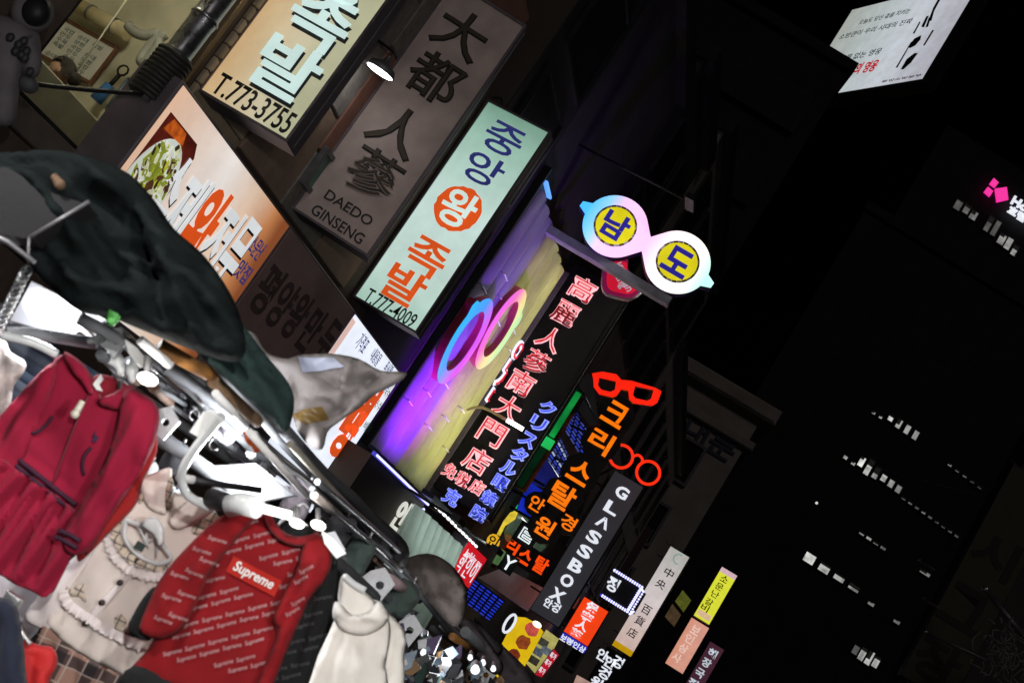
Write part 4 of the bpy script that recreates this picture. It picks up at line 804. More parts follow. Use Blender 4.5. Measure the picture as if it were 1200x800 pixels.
for pts in ([(1056, 82), (1063, 70), (1072, 63), (1076, 63), (1068, 74), (1059, 82)], [(1064, 56), (1072, 46), (1080, 42), (1079, 47), (1073, 54), (1067, 57)], [(1080, 32), (1086, 20), (1089, 19), (1083, 33)], [(1085, 33), (1089, 21), (1091, 22), (1088, 32)], [(1088, 26), (1094, 10), (1102, -4), (1104, -3), (1095, 14), (1092, 25)], [(1082, 54), (1093, 36), (1095, 36), (1084, 54)], [(1050, 80), (1068, 50), (1069, 50), (1052, 80)], [(1070, 40), (1078, 26), (1079, 27), (1072, 40)]): fg.prism([FBd.sts(pts)], -.03, -.021)
fg.build('brush_picture', mat('black_brush_picture', (.05, .05, .06), .6, var=.8, scale=.9), bd, 'stuff')
# dark corner tower that cuts into it
def block(name, label, corner_px, d, psi, wl, dp, m, zoff=0, ww=None):
    fr_ = Frame(P3(*corner_px, d), psi); t = thing(name, label, 'building', fr_); a, b_ = ww or (-wl, 0)
    MB().box(a, b_, 0, dp, -fr_.O.z, 0).build('wall', m, t); MB().bbox(a - .15, b_ + .15, -.2, dp, .003, .5, .05).build('parapet', m, t); return t, fr_
M_vd = mat('unlit_tower_wall', (.009, .009, .01), .8, scale=.5)
t, f_ = block('dark_corner_tower', 'unlit dark tower whose corner cuts into the white billboard', (994, 86), 47, ALPHA + rad(-4), 10, 8, M_vd)
for j in range(7): MB().bbox(-9.4, -.6, -.25, -.005, -3.4 - j * 3.4, -1.6 - j * 3.4).build('window_band', M_darkglass, t)
# office tower with some lit windows
Ft = Frame(P3(1010, 560, 130), ALPHA - rad(3)); tw = thing('office_tower', 'distant office tower with a few rows of lit windows at the right', 'building', Ft)
kt = 130 / 1450
q = Ft.sts([(905, 640), (1290, 760), (1180, 240)]); x0, x1, zt = -14, q[1][0] + 6, Ft.st(1150, 330)[1]
MB().box(x0, x1, 0, 30, -Ft.O.z, zt).build('wall', M_vd, tw); MB().bbox(x0 - .3, x1 + .3, -.4, 30, zt + .003, zt + 1).build('parapet', M_vd, tw)
rgw = random.Random(17)
def win(px, py, wpx, hpx, br, tint=(1, 1, .96), par=None, frm=None, kk=None):
    fr_ = frm or Ft; kk = kk or kt; s_, t_ = fr_.st(px, py); nm = 'lit_pane_%d_%s' % (round(br * 20), '%02d%02d' % (int(tint[0] * 10), int(tint[2] * 10)))
    w_ = MB().prism([[(s_ - wpx * kk / 2 - .1, t_ - hpx * kk / 2 - .1), (s_ + wpx * kk / 2 + .1, t_ - hpx * kk / 2 - .1), (s_ + wpx * kk / 2 + .1, t_ + hpx * kk / 2 + .1), (s_ - wpx * kk / 2 - .1, t_ + hpx * kk / 2 + .1)],
        [(s_ - wpx * kk / 2, t_ - hpx * kk / 2), (s_ + wpx * kk / 2, t_ - hpx * kk / 2), (s_ + wpx * kk / 2, t_ + hpx * kk / 2), (s_ - wpx * kk / 2, t_ + hpx * kk / 2)]], -.25, -.01).build('window', M_black, par or tw)
    MB().box(s_ - wpx * kk / 2, s_ + wpx * kk / 2, -.15, -.05, t_ - hpx * kk / 2, t_ + hpx * kk / 2).build('pane', emi(nm, tuple(c * .9 for c in tint), br, dirt=.6, scale=1.2), w_)
    hb_ = rgw.choice((0, 0, .25, .4, .6)) * hpx * kk
    if hb_: MB().box(s_ - wpx * kk / 2, s_ + wpx * kk / 2 * rgw.choice((1, .3)), -.2, -.16, t_ + hpx * kk / 2 - hb_, t_ + hpx * kk / 2).build('blind', mat('window_blind', (.3, .3, .28), .8), w_)
def row(p0, p1, n, w_, h_, brs, hv=None):
    for i in range(n):
        f_ = i / max(1, n - 1); win(p0[0] + (p1[0] - p0[0]) * f_, p0[1] + (p1[1] - p0[1]) * f_, w_, (hv[i % len(hv)] if hv else h_), brs[i % len(brs)])
row((1023, 484), (1031, 489), 2, 4, 3, [.3, .35]); row((1043, 490), (1072, 510), 4, 6, 10, [.8, .35, .4, .3], [7, 11, 11, 11])
row((990, 536), (999, 543), 2, 5, 4, [.45, .3]); row((1009, 541), (1052, 573), 6, 6.5, 11, [.8, .6, .3, .6, .3, .2], [12, 20, 15, 8, 9, 9])
row((1058, 584), (1120, 628), 9, 5, 2.5, [.16, .2, .1, .14, .12, .1, .09, .07, .05])
row((1112, 545), (1147, 571), 5, 5, 2.5, [.2, .14, .1, .06, .05])
row((1009, 625), (1034, 642), 4, 6.5, 3, [.25, .35, .25, .2]); row((1083, 671), (1083, 671), 1, 13, 4, [.22])
row((948, 654), (1000, 688), 4, 13, 8, [.75, .6, .45, .35], [11, 10, 7, 7]); row((1020, 707), (1050, 728), 2, 8, 4, [.2, .16])
row((1002, 761), (1026, 775), 4, 7, 15, [.05, .55, .5, .55], [10, 15, 16, 13])
# hotel with a pink logo
Fh2 = Frame(P3(1150, 250, 152), ALPHA - rad(3)); ht = thing('hotel_tower', 'distant dark hotel tower with a pink diamond logo and lit rooms', 'building', Fh2)
kh = 152 / 1450; MB().box(-9, 40, 0, 30, -Fh2.O.z, Fh2.st(1150, 170)[1]).build('wall', M_vd, ht)
for p, n_, w_, h_, b_ in (((1122, 241), 1, 8, 12, .05), ((1132, 246), 1, 7, 11, .08), ((1140, 253), 1, 8, 11, .16), ((1158, 263), 1, 6, 20, .03), ((1166, 268), 1, 6, 20, .05), ((1173, 281), 1, 8, 13, .3), ((1181, 286), 1, 7, 15, .32), ((1188, 294), 1, 6, 13, .3)): win(*p, w_, h_, b_, (1, 1, .96), ht, Fh2, kh)
lg = thing('hotel_logo', 'bright pink logo of three diamonds on the hotel tower', 'logo', Frame(Fh2.O - Fh2.b * .6, Fh2.psi)); fl = Frame(Fh2.O - Fh2.b * .6, Fh2.psi)
M_pk = emi('pink_logo_light', srgb(246, 44, 160), 1.0, dirt=.05)
def z8(pts): return [(1080 + a / 6.667, 190 + b / 6.667) for a, b in pts]
for pts in ([(558, 130), (595, 165), (565, 205), (525, 175)], [(512, 198), (552, 232), (525, 275), (482, 238)], [(568, 212), (658, 200), (670, 298), (582, 318)]): MB().prism([fl.sts(z8(pts))], -.3, 0).build('diamond', M_pk, lg)
for tx, p, wd, hh in (('Hotel', (1202, 244), 36, 10), ('호텔명동', (1201, 257), 44, 10)):
    s_, t_ = fl.st(*p); letters(MB(), tx, s_, t_, wd * kh, hh * kh, 0, .25, .04).build('lettering', M_wl, lg)
# unlit signed building at the lower right
Fr = Frame(P3(1110, 690, 38), ALPHA + rad(4)); rbd = thing('unlit_signed_building', 'unlit building with a tall dark signboard at the lower right', 'building', Fr); kr = 38 / 1450
qa = Fr.sts([(1192, 560), (1035, 815)]); MB().box(qa[0][0] + .2, 14, .45, 1.6, -Fr.O.z, Fr.st(1220, 480)[1]).build('wall', mat('dim_plum_wall', (.06, .045, .05), .8, scale=2), rbd)
rt, fr = sign('tall_dark_signboard', 'tall unlit olive signboard with huge faint Korean letters at the lower right', [(1196, 548), (1250, 580), (1110, 822), (1048, 786)], ('d', 36), .35, mat('unlit_olive_sheet', (.06, .058, .035), .7, scale=1.5), M_black)
vchars(rt, fr, '시그장', [(1166, 650), (1130, 712), (1098, 775)], 48, 46, mat('faint_letters', (.03, .02, .018), .7), .02, .03)
for i, (a, b_) in enumerate((((1155, 690), (1200, 745)), ((1085, 740), (1160, 775)), ((1083, 701), (1100, 712)), ((1078, 656), (1094, 667)))):
    t = thing('banner_pole', ['long slanting pale pole in front of the dark signboard', 'thin pole sticking out low across the dark signboard', 'short thin rod at the left edge of the dark signboard', 'shortest thin rod high on the left edge of the dark signboard'][i], 'pole', None, 'poles on the dark signboard')
    A, B = P3(*a, 34), P3(*b_, 33.2); MB().tube([A, B], .07 if i == 0 else .035, 8).build('pole_shaft', M_gray, t); MB().ball(A, .1 if i == 0 else .05).build('finial', M_steel, t)
tc_ = MB(); rg = random.Random(11)
for i in range(46):
    p = [1150 + rg.uniform(0, 55), 735 + rg.uniform(-5, 60), 33 + rg.uniform(0, 1)]; pts = []
    for j in range(7): pts.append(tuple(p)); p[0] += rg.uniform(-9, 9); p[1] += rg.uniform(-9, 9); p[2] += rg.uniform(-.2, .2)
    tc_.tube(smooth_loop([tuple(P3(*q_)) for q_ in pts], 3, False), .014, 5)
tc_.build('tangled_cables', mat('pale_cable', (.3, .28, .28), .4), None, 'stuff', 'dense tangle of thin pale cables at the lower right edge', 'cables')
wr = thing('overhead_wire', 'long thin wire sagging across the lit office tower', 'wire'); px_tube([(1020, 545, 60), (1080, 562, 55), (1150, 580, 50), (1215, 590, 46)], .02, 6).build('wire_strand', M_gray, wr)

# ================================================================== THE CLOTHES STALL
from mathutils import noise as mnoise
def resample(P, h):
    out = []
    for i in range(len(P)):
        a = np.array(P[i]); b = np.array(P[(i + 1) % len(P)]); n = max(1, int(np.linalg.norm(b - a) / h + .5))
        out += [a + (b - a) * j / n for j in range(n)]
    return np.array(out)
def seg_d(X, A, B):
    d = B - A; L = max(d.dot(d), 1e-12); t = np.clip(((X - A) @ d) / L, 0, 1); return np.linalg.norm(X - (A + t[:, None] * d), axis=1), t
def inside(X, P):
    r_ = np.zeros(len(X), bool); n = len(P)
    for i in range(n):
        a, b = P[i], P[(i + 1) % n]; c = ((a[1] > X[:, 1]) != (b[1] > X[:, 1]))
        with np.errstate(divide='ignore', invalid='ignore'): r_ ^= c & (X[:, 0] < (b[0] - a[0]) * (X[:, 1] - a[1]) / (b[1] - a[1]) + a[0])
    return r_
def cloth(name, poly, fr, m, parent, bulge=.03, edge=.05, folds=(), waves=(), thick=.012, h=.012, y=0.0, crump=.004, cs=9.0, sm=3, holes=(), seed=0, rid=.006, rf=13.0, rang=.25, soften=.36, hard=.007, hf=(9, 2.2), ha=.25, **kw):
    """one sheet of cloth: traced outline, filled with fine triangles, swelling towards the viewer with folds, closed at the back"""
    bulge *= soften; edge *= soften
    P = resample(smooth_loop(fr.sts(poly), sm), h * 1.3) if sm else resample(fr.sts(poly), h * 1.3)
    lo, hi = P.min(0), P.max(0); gx = np.arange(lo[0], hi[0], h); gz = np.arange(lo[1], hi[1], h * .87)
    G = np.array([(x + (h / 2 if j % 2 else 0), z) for j, z in enumerate(gz) for x in gx]); G = G[inside(G, P)]
    D = np.full(len(G), 9.0)
    for i in range(len(P)): d, _ = seg_d(G, P[i], P[(i + 1) % len(P)]); D = np.minimum(D, d)
    G = G[D > h * .55]; A = np.vstack([P, G]); n = len(P)
    V, E, Fc, *_r = geometry.delaunay_2d_cdt([Vector(p) for p in A], [(i, (i + 1) % n) for i in range(n)], [], 1, 1e-7)
    X = np.array(V); 
    fl = [(np.array(fr.st(*a)), np.array(fr.st(*b)), w_ * fr.k, am) for a, b, w_, am in folds]
    def fn(X, edge_on=True):
        X = np.atleast_2d(X); D = np.full(len(X), 9.0)
        for i in range(len(P)): d, _ = seg_d(X, P[i], P[(i + 1) % len(P)]); D = np.minimum(D, d)
        q = np.clip(D / edge, 0, 1); f_ = np.sqrt(np.clip(1 - (1 - q) ** 2, 0, 1)); s_ = bulge * f_
        soft = np.clip(D / (edge * .35), 0, 1)
        for a, b, w_, am in fl: d, t = seg_d(X, a, b); s_ = s_ + am * np.exp(-(d / w_) ** 2) * soft * np.clip(np.minimum(t, 1 - t) * 6 + .35, 0, 1)
        for ang, wl, am, ph in waves:
            c, s2 = math.cos(ang), math.sin(ang); wz = np.array([mnoise.noise(Vector((x[0] * 3 + seed, x[1] * 3, ph))) for x in X])
            s_ = s_ + am * np.sin((X[:, 0] * c + X[:, 1] * s2) * 2 * math.pi / wl + ph + 2.6 * wz) * soft
        if rid:
            c, s2 = math.cos(rang), math.sin(rang)
            nz = np.array([(mnoise.noise(Vector(((x[0] * c + x[1] * s2) * rf, (-x[0] * s2 + x[1] * c) * rf * .2, seed + 1.7))), mnoise.noise(Vector((x[0] * 4, x[1] * 4, seed + 5.5)))) for x in X])
            s_ = s_ + soft * rid * (np.clip(1 - np.abs(nz[:, 0]) * 2.6, 0, 1) ** 1.5) * np.clip(.55 + 1.2 * nz[:, 1], 0, 1.2)
        if hard:
            c, s2 = math.cos(ha), math.sin(ha); s_ = s_ + soft * hard * (np.array([mnoise.turbulence(Vector(((x[0] * c + x[1] * s2) * hf[0], (-x[0] * s2 + x[1] * c) * hf[1], seed + 11.0)), 4, True) for x in X]) - .5)
        if crump: s_ = s_ + soft * crump * .6 * np.array([mnoise.noise(Vector((x[0] * cs, x[1] * cs, seed + 3.3))) + .5 * mnoise.noise(Vector((x[0] * cs * 2.3, x[1] * cs * 2.3, seed + 7.1))) for x in X])
        return s_
    S = fn(X); DB = np.full(len(X), 9.0)
    for i in range(len(P)): d, _ = seg_d(X, P[i], P[(i + 1) % len(P)]); DB = np.minimum(DB, d)
    isb = DB < 1e-5; nv = len(X)
    vs = [(X[i, 0], y - S[i], X[i, 1]) for i in range(nv)]; back = {}
    for i in range(nv):
        if isb[i]: back[i] = i
        else: back[i] = len(vs); vs.append((X[i, 0], y - S[i] * .35 + thick, X[i, 1]))
    fs = [tuple(f) for f in Fc] + [tuple(back[i] for i in reversed(f)) for f in Fc]
    mb = MB().quad_add(vs, fs, True); o = mb.build(name, m, parent, **kw)
    o_fn = lambda x, z: y - fn(np.stack([np.asarray(x), np.asarray(z)], 1)) - .0035
    return o, o_fn
def CF(px, py, d, psi=ALPHA): f = FC(px, py, d, psi); f.k = d / 1450; return f
def ptube(fr, pts, r, m, name, parent, fn=None, y=0.0, n=6, sm=4):
    st_ = smooth_loop(fr.sts(pts), sm, False) if sm else fr.sts(pts)
    X = np.array(st_); Y = fn(X[:, 0], X[:, 1]) - r * .35 if fn is not None else np.full(len(X), y)
    return MB().tube([(a[0], float(yy), a[1]) for a, yy in zip(st_, Y)], r, n).build(name, m, parent)

def fabric(name, col, rough=.9, weave=900, sheen=.1, var=.12): return mat(name, col, rough, 0, var, 8, .25, weave, .2, sheen)
M_mar = fabric('maroon_fleece', (.25, .007, .03), sheen=.05); M_mard = mat('dark_maroon_trim', (.035, .004, .02), .8); M_redl = fabric('red_lining', (.36, .02, .02))
M_beige = fabric('beige_knit', (.78, .70, .635), weave=500); M_pinkw = fabric('pale_pink_knit', (.80, .73, .71), weave=500); M_cream = fabric('cream_fleece', (.88, .84, .77), weave=300)
M_rsw = fabric('red_sweat', (.20, .006, .009), sheen=.03); M_rlogo = fabric('bright_red_patch', (.38, .018, .012), sheen=0); M_blk = fabric('black_sweat', (.012, .013, .014), sheen=.02); M_navc = fabric('navy_coat', (.018, .022, .04))
def plaid(name, base, l1, l2, sc, dw=.2):
    m, t, b = _new(name); N, L = t.nodes, t.links; tc = N.new('ShaderNodeTexCoord'); mp = N.new('ShaderNodeMapping'); mp.inputs['Rotation'].default_value = (0, rad(8), 0); L.new(tc.outputs['Object'], mp.inputs[0]); sp = N.new('ShaderNodeSeparateXYZ'); L.new(mp.outputs[0], sp.inputs[0])
    prev = None; colr = base + (1,)
    for ax_, (s_, w_, c_) in [(0, (sc, dw, l1)), (2, (sc, dw, l1)), (0, (sc * 2, .08, l2)), (2, (sc * 2, .08, l2))]:
        mu = N.new('ShaderNodeMath'); mu.operation = 'MULTIPLY'; mu.inputs[1].default_value = s_; L.new(sp.outputs[ax_], mu.inputs[0]); fr_ = N.new('ShaderNodeMath'); fr_.operation = 'FRACT'; L.new(mu.outputs[0], fr_.inputs[0])
        ls = N.new('ShaderNodeMath'); ls.operation = 'LESS_THAN'; ls.inputs[1].default_value = w_; L.new(fr_.outputs[0], ls.inputs[0]); sc2 = N.new('ShaderNodeMath'); sc2.operation = 'MULTIPLY'; sc2.inputs[1].default_value = .8; L.new(ls.outputs[0], sc2.inputs[0])
        mx = N.new('ShaderNodeMix'); mx.data_type = 'RGBA'; L.new(sc2.outputs[0], mx.inputs[0]); mx.inputs[7].default_value = c_ + (1,)
        if prev is None: mx.inputs[6].default_value = colr
        else: L.new(prev, mx.inputs[6])
        prev = mx.outputs[2]
    L.new(prev, b.inputs['Base Color']); b.inputs['Roughness'].default_value = .85; return m
M_pl1 = plaid('beige_tartan', (.60, .50, .38), (.015, .018, .035), (.7, .66, .6), 42); M_pl2 = plaid('dark_tartan', (.30, .17, .13), (.012, .01, .015), (.46, .38, .33), 12, .38)
M_zip = mat('ivory_zip', (.7, .66, .55), .35); M_hang = mat('milky_hanger_plastic', (.6, .62, .62), .25, var=.05, bump=0)

# --- maroon hooded dress
fr = CF(100, 550, 3.0); hd = thing('hooded_dress', 'maroon hooded dress with a pleated skirt and navy waist stripes hanging at the far left', 'dress', fr)
body = [(76, 414), (95, 424), (112, 446), (122, 470), (140, 468), (158, 456), (186, 478), (180, 520), (150, 560), (112, 600), (90, 640), (72, 676), (56, 697), (20, 683), (-28, 652), (-6, 600), (12, 548), (34, 490), (58, 430)]
o, fb = cloth('bodice', body, fr, M_mar, hd, .045, .08, [((60, 440), (15, 548), 5, -.03), ((100, 470), (62, 560), 5, .006), ((128, 500), (90, 590), 7, -.012), ((36, 556), (-18, 650), 3.5, -.05), ((58, 574), (8, 676), 3.5, -.055), ((80, 590), (36, 692), 3.5, -.05), ((47, 565), (-6, 660), 4, .022), ((69, 582), (22, 682), 4, .024), ((20, 520), (90, 575), 4, -.006)], [(.5, .16, .004, 1)], h=.011, crump=.008, seed=1)
cloth('skirt', [(2, 536), (14, 544), (50, 568), (84, 592), (92, 604), (92, 636), (74, 676), (57, 699), (40, 692), (20, 684), (0, 670), (-30, 652), (-14, 600)], fr, M_mar, hd, .02, .02, [((36, 560), (-16, 656), 2.6, -.03), ((57, 576), (12, 684), 2.6, -.03), ((76, 592), (40, 694), 2.6, -.03)], [(-.15, .052, .013, .4)], h=.0085, y=-.022, crump=.004, seed=9, rid=.004)
o, fs_ = cloth('sleeve', [(58, 428), (70, 436), (52, 490), (30, 540), (4, 580), (-40, 620), (-70, 590), (-30, 525), (10, 478)], fr, M_mar, hd, .04, .05, [((55, 450), (-10, 560), 6, .012), ((35, 460), (-30, 560), 5, -.014)], [(.9, .11, .006, 2)], h=.012, y=-.012, crump=.007, seed=2)
o, fs2 = cloth('sleeve', [(150, 462), (172, 462), (190, 482), (186, 520), (166, 560), (136, 604), (112, 642), (92, 650), (78, 636), (92, 604), (118, 560), (138, 516)], fr, M_mar, hd, .045, .045, [((172, 480), (100, 620), 5, .016), ((150, 500), (92, 620), 5, -.016), ((165, 540), (120, 600), 4, -.012)], [(.9, .09, .006, 3)], h=.011, y=-.05, crump=.008, seed=3)
ptube(fr, [(78, 622), (90, 627), (102, 634)], .006, M_mard, 'cuff_stripe', hd, fs2); ptube(fr, [(74, 629), (86, 635), (98, 642)], .006, M_mard, 'cuff_stripe', hd, fs2)
for d_ in (0, 7): ptube(fr, [(8 - d_ * .5, 527 + d_), (22 - d_ * .5, 537 + d_), (40 - d_ * .5, 551 + d_), (66 - d_ * .6, 572 + d_), (92 - d_ * .7, 592 + d_)], .0065, M_mard, 'waist_stripe', hd, fb)
ptube(fr, [(31, 508), (44, 508), (55, 500), (64, 489)], .0045, M_mard, 'pocket_edge', hd, fb); ptube(fr, [(109, 525), (102, 534), (99, 546), (100, 557)], .0045, M_mard, 'pocket_edge', hd, fb)
cloth('hood_panel', [(76, 414), (92, 420), (108, 438), (112, 462), (106, 462), (100, 452), (86, 436)], fr, M_mar, hd, .03, .03, h=.009, y=-.03, seed=4)
cloth('hood_panel', [(118, 470), (135, 462), (156, 452), (166, 466), (158, 478), (140, 482), (122, 478)], fr, M_mar, hd, .035, .03, [((120, 474), (160, 462), 3, .01)], h=.009, y=-.03, seed=5)
cloth('neck_lining', [(108, 440), (124, 438), (146, 448), (150, 462), (130, 468), (112, 464)], fr, fabric('deep_maroon_lining', (.2, .01, .02)), hd, .012, .03, h=.01, y=.02, seed=6)
zp = ptube(fr, [(107, 462), (88, 505), (66, 560), (52, 592)], .003, mat('maroon_zip', (.12, .008, .02), .5), 'zip', hd, fb)
zs = fr.sts([(105, 474), (97, 489)]); MB().tube([(zs[0][0], -.075, zs[0][1]), (zs[1][0], -.08, zs[1][1])], .007, 8, r2=.009).ball((zs[1][0], -.08, zs[1][1]), .011).build('zip_pull', M_zip, zp)
lg = fr.sts([(116, 505), (112, 511), (118, 512), (115, 519), (111, 518), (113, 513)]); X = np.array(lg); yy = float(fb(X[:, 0], X[:, 1]).min()) - .006
MB().prism([lg], yy, yy + .004).build('chest_emblem', mat('navy_thread', (.02, .015, .06), .8), hd)
bow = fr.sts([(112, 452), (121, 440), (124, 446), (119, 452), (123, 460), (116, 458)]); MB().prism([bow], -.03, -.022).build('neck_tag', M_white, hd)
# hanger of the dress
hg = thing('clothes_hanger', 'milky plastic hanger holding the maroon hooded dress', 'hanger', fr)
for pts in ([(116, 424), (126, 414), (138, 413), (147, 420), (148, 436), (144, 455), (140, 456), (137, 436), (128, 428)], [(148, 432), (155, 420), (163, 424), (164, 436), (158, 450), (150, 446)]):
    cloth('shoulder_pad', pts, fr, M_hang, hg, .018, .03, h=.01, y=-.02, crump=0, thick=.01)
ptube(fr, [(140, 415), (143, 402), (138, 394), (131, 398)], .004, M_steel, 'hook', hg, y=-.02)
# red lining piece behind
f2 = CF(140, 580, 3.08); rd = thing('red_dress', 'bright red dress hanging just behind the maroon hooded dress', 'dress', f2)
cloth('bodice', [(180, 500), (184, 530), (168, 562), (160, 590), (130, 622), (98, 655), (90, 652), (96, 620), (120, 560), (150, 500)], f2, M_redl, rd, .03, .04, [((172, 520), (110, 630), 3, .012)], h=.012, crump=.006, seed=8)
for k in range(4): ptube(f2, [(84 + k * 4.5, 634 + k * 3 - 5), (92 + k * 4.5, 645 + k * 3 - 5)], .003, M_mard, 'check_line', rd, y=-.04, sm=0)

# --- beige cardigan dress with tartan trims
fr = CF(150, 680, 3.12); cd_ = thing('cardigan_dress', 'beige button front child dress with tartan bows and a tartan skirt', 'dress', fr)
o, fb = cloth('bodice', [(150, 590), (172, 580), (205, 575), (240, 592), (246, 625), (222, 680), (196, 716), (184, 745), (172, 800), (132, 785), (88, 762), (52, 728), (70, 700), (92, 668), (112, 636)], fr, M_beige, cd_, .04, .07, [((108, 738), (88, 762), 4, -.012), ((128, 745), (116, 775), 5, -.014), ((150, 755), (144, 785), 5, -.014), ((78, 706), (66, 732), 5, -.012), ((140, 650), (105, 715), 10, .008)], [(.7, .12, .003, 0)], h=.012, crump=.006, seed=11)
cloth('sleeve', [(112, 634), (122, 646), (100, 690), (76, 716), (60, 740), (40, 735), (26, 722), (50, 690), (82, 655)], fr, M_pinkw, cd_, .045, .045, [((105, 650), (50, 722), 6, .012)], [(.6, .1, .005, 0)], h=.012, y=.015, crump=.006, seed=12)
ptube(fr, [(168, 648), (145, 680), (125, 704), (103, 730)], .011, M_pinkw, 'button_band', cd_, lambda x, z: fb(x, z) + .006, n=8)
bt = None
for p in ((163, 657), (143, 682), (123, 705), (103, 729)):
    s_, t_ = fr.st(*p); yy = float(fb([s_], [t_])[0])
    o2 = bpy.data.objects.new('button', bt) if bt else None
    if bt is None: o2 = MB().lathe((0, -.012, 0), (0, .004, 0), [(0, .001), (.05, .007), (.8, .0085), (1, .001)], 12).build('button', mat('brown_black_button', (.03, .018, .015), .3), cd_); bt = o2.data
    else: put(o2, cd_)
    o2.location = (s_, yy - .008, t_)
def ruffle(name, pts, wpx, m, parent, fn, fr, n=34, amp=.008, y0=-.01):
    st_ = smooth_loop(fr.sts(pts), 10, False); L_ = len(st_); vs = []; w_ = wpx * fr.k
    for i in range(n * 2 + 1):
        f_ = i / (n * 2) * (L_ - 1); j = min(int(f_), L_ - 2); a = Vector(st_[j]).lerp(Vector(st_[j + 1]), f_ - j); d = (Vector(st_[j + 1]) - Vector(st_[j])).normalized(); nn = Vector((d.y, -d.x))
        b = a + nn * w_ * (1 + .12 * math.sin(i * 1.9)); X = np.array([a, b]); yy = fn(X[:, 0], X[:, 1]); c = math.sin(i * 1.15)
        vs += [(a.x, float(yy[0]) + y0 - .002, a.y), ((a.x + b.x) / 2, float(yy.min()) + y0 - .004 - amp * .6 * (c + 1), (a.y + b.y) / 2), (b.x, float(yy.min()) + y0 - .004 - amp * (c + 1), b.y)]
    return MB().quad_add(vs, [(i * 3 + j, i * 3 + 3 + j, i * 3 + 4 + j, i * 3 + 1 + j) for i in range(n * 2) for j in (0, 1)], True).build(name, m, parent)
ruffle('neck_ruffle', [(146, 600), (138, 622), (144, 645), (160, 660), (186, 668), (196, 664)], 13, M_pinkw, cd_, fb, fr, y0=-.006)
ruffle('tartan_ruffle', [(150, 600), (144, 622), (150, 640), (162, 652), (186, 660), (196, 656)], 9, M_pl1, cd_, fb, fr, y0=-.014, amp=.006)
ruffle('waist_ruffle', [(82, 690), (86, 702), (98, 712), (112, 720), (130, 732), (150, 742), (172, 752)], 10, M_pinkw, cd_, fb, fr, y0=-.006)
for nm, pts in (('bow', [(76, 685), (86, 690), (92, 684), (108, 684), (100, 692), (110, 706), (104, 718), (96, 700), (84, 698)]), ('bow', [(120, 716), (134, 722), (142, 718), (150, 726), (148, 736), (160, 746), (140, 742), (132, 734)])):
    cloth(nm, pts, fr, M_pl1, cd_, .012, .02, h=.008, y=float(fb([fr.st(*pts[2])[0]], [fr.st(*pts[2])[1]])[0]) + .002, crump=.006, cs=30, seed=len(pts))
cloth('skirt', [(44, 738), (58, 728), (90, 762), (132, 786), (172, 798), (166, 830), (20, 830)], fr, M_pl2, cd_, .03, .05, [((60, 750), (44, 800), 5, -.02), ((90, 766), (80, 810), 6, -.02), ((120, 785), (112, 815), 6, -.02)], h=.012, y=.01, crump=.004, seed=14)
cloth('collar', [(166, 562), (178, 556), (200, 548), (203, 560), (198, 600), (188, 602), (174, 594), (168, 580)], fr, M_beige, cd_, .025, .025, [((184, 556), (178, 596), 3, -.008)], h=.009, y=-.02, seed=15)
cloth('collar', [(200, 608), (212, 594), (232, 582), (248, 590), (250, 602), (232, 612), (214, 620), (204, 618)], fr, M_beige, cd_, .025, .025, h=.009, y=-.03, seed=16)
cloth('tartan_collar_trim', [(160, 556), (172, 550), (176, 560), (170, 585), (164, 590), (160, 575)], fr, M_pl1, cd_, .015, .02, h=.009, y=-.018, seed=17); cloth('tartan_collar_trim', [(222, 622), (240, 606), (252, 598), (258, 612), (244, 628)], fr, M_pl1, cd_, .015, .02, h=.009, y=-.012, seed=18)
cloth('tartan_collar_trim', [(196, 578), (201, 560), (206, 566), (203, 590), (197, 600)], fr, M_pl1, cd_, .01, .015, h=.008, y=-.03, seed=19)
hg = thing('clothes_hanger', 'clear plastic hanger lying in the collar of the beige dress', 'hanger', fr)
ptube(fr, [(152, 610), (150, 628), (158, 642), (172, 654), (190, 660), (204, 654), (198, 644), (190, 632), (180, 622), (164, 614), (152, 610)], .006, M_hang, 'loop', hg, lambda x, z: fb(x, z) - .025, n=8)
cloth('shoulder_pad', [(170, 614), (180, 607), (190, 608), (197, 618), (198, 634), (192, 640), (186, 628), (176, 620)], fr, M_hang, hg, .012, .02, h=.009, y=-.07, crump=0)
for a, b in (((165, 616), (178, 640)), ((176, 622), (172, 636)), ((188, 630), (186, 652)), ((172, 636), (186, 630))): ptube(fr, [a, b], .003, M_hang, 'rib', hg, lambda x, z: fb(x, z) - .022, sm=0)
s_, t_ = fr.st(170, 640); MB().bbox(s_ - .012, s_ + .012, -.075, -.07, t_ - .01, t_ + .01, .002).build('size_chip', mat('dark_green_chip', (.03, .05, .045), .4), hg)

# --- red sweatshirt with all-over script
fr = CF(290, 700, 2.98); rs = thing('red_sweatshirt', 'red sweatshirt with small white script all over and a red chest logo', 'sweatshirt', fr)
o, fb = cloth('torso', [(286, 597), (308, 600), (322, 612), (342, 622), (366, 620), (380, 630), (388, 645), (378, 680), (352, 716), (332, 752), (318, 800), (290, 830), (160, 792), (172, 762), (196, 720), (214, 676), (240, 634), (262, 608)], fr, M_rsw, rs, .05, .08, [((230, 690), (196, 765), 8, -.014), ((262, 660), (226, 760), 8, .01), ((340, 680), (318, 740), 6, -.016), ((300, 700), (262, 780), 9, -.01)], [(.6, .14, .005, 1)], h=.011, crump=.01, seed=21)
o, fl_ = cloth('sleeve', [(286, 596), (300, 606), (272, 640), (248, 672), (232, 706), (214, 738), (190, 748), (166, 738), (172, 716), (190, 678), (216, 646), (256, 608)], fr, M_rsw, rs, .05, .05, [((270, 615), (185, 725), 7, .012), ((240, 640), (200, 715), 5, -.016)], [(.8, .09, .006, 0)], h=.011, y=-.03, crump=.01, seed=22)
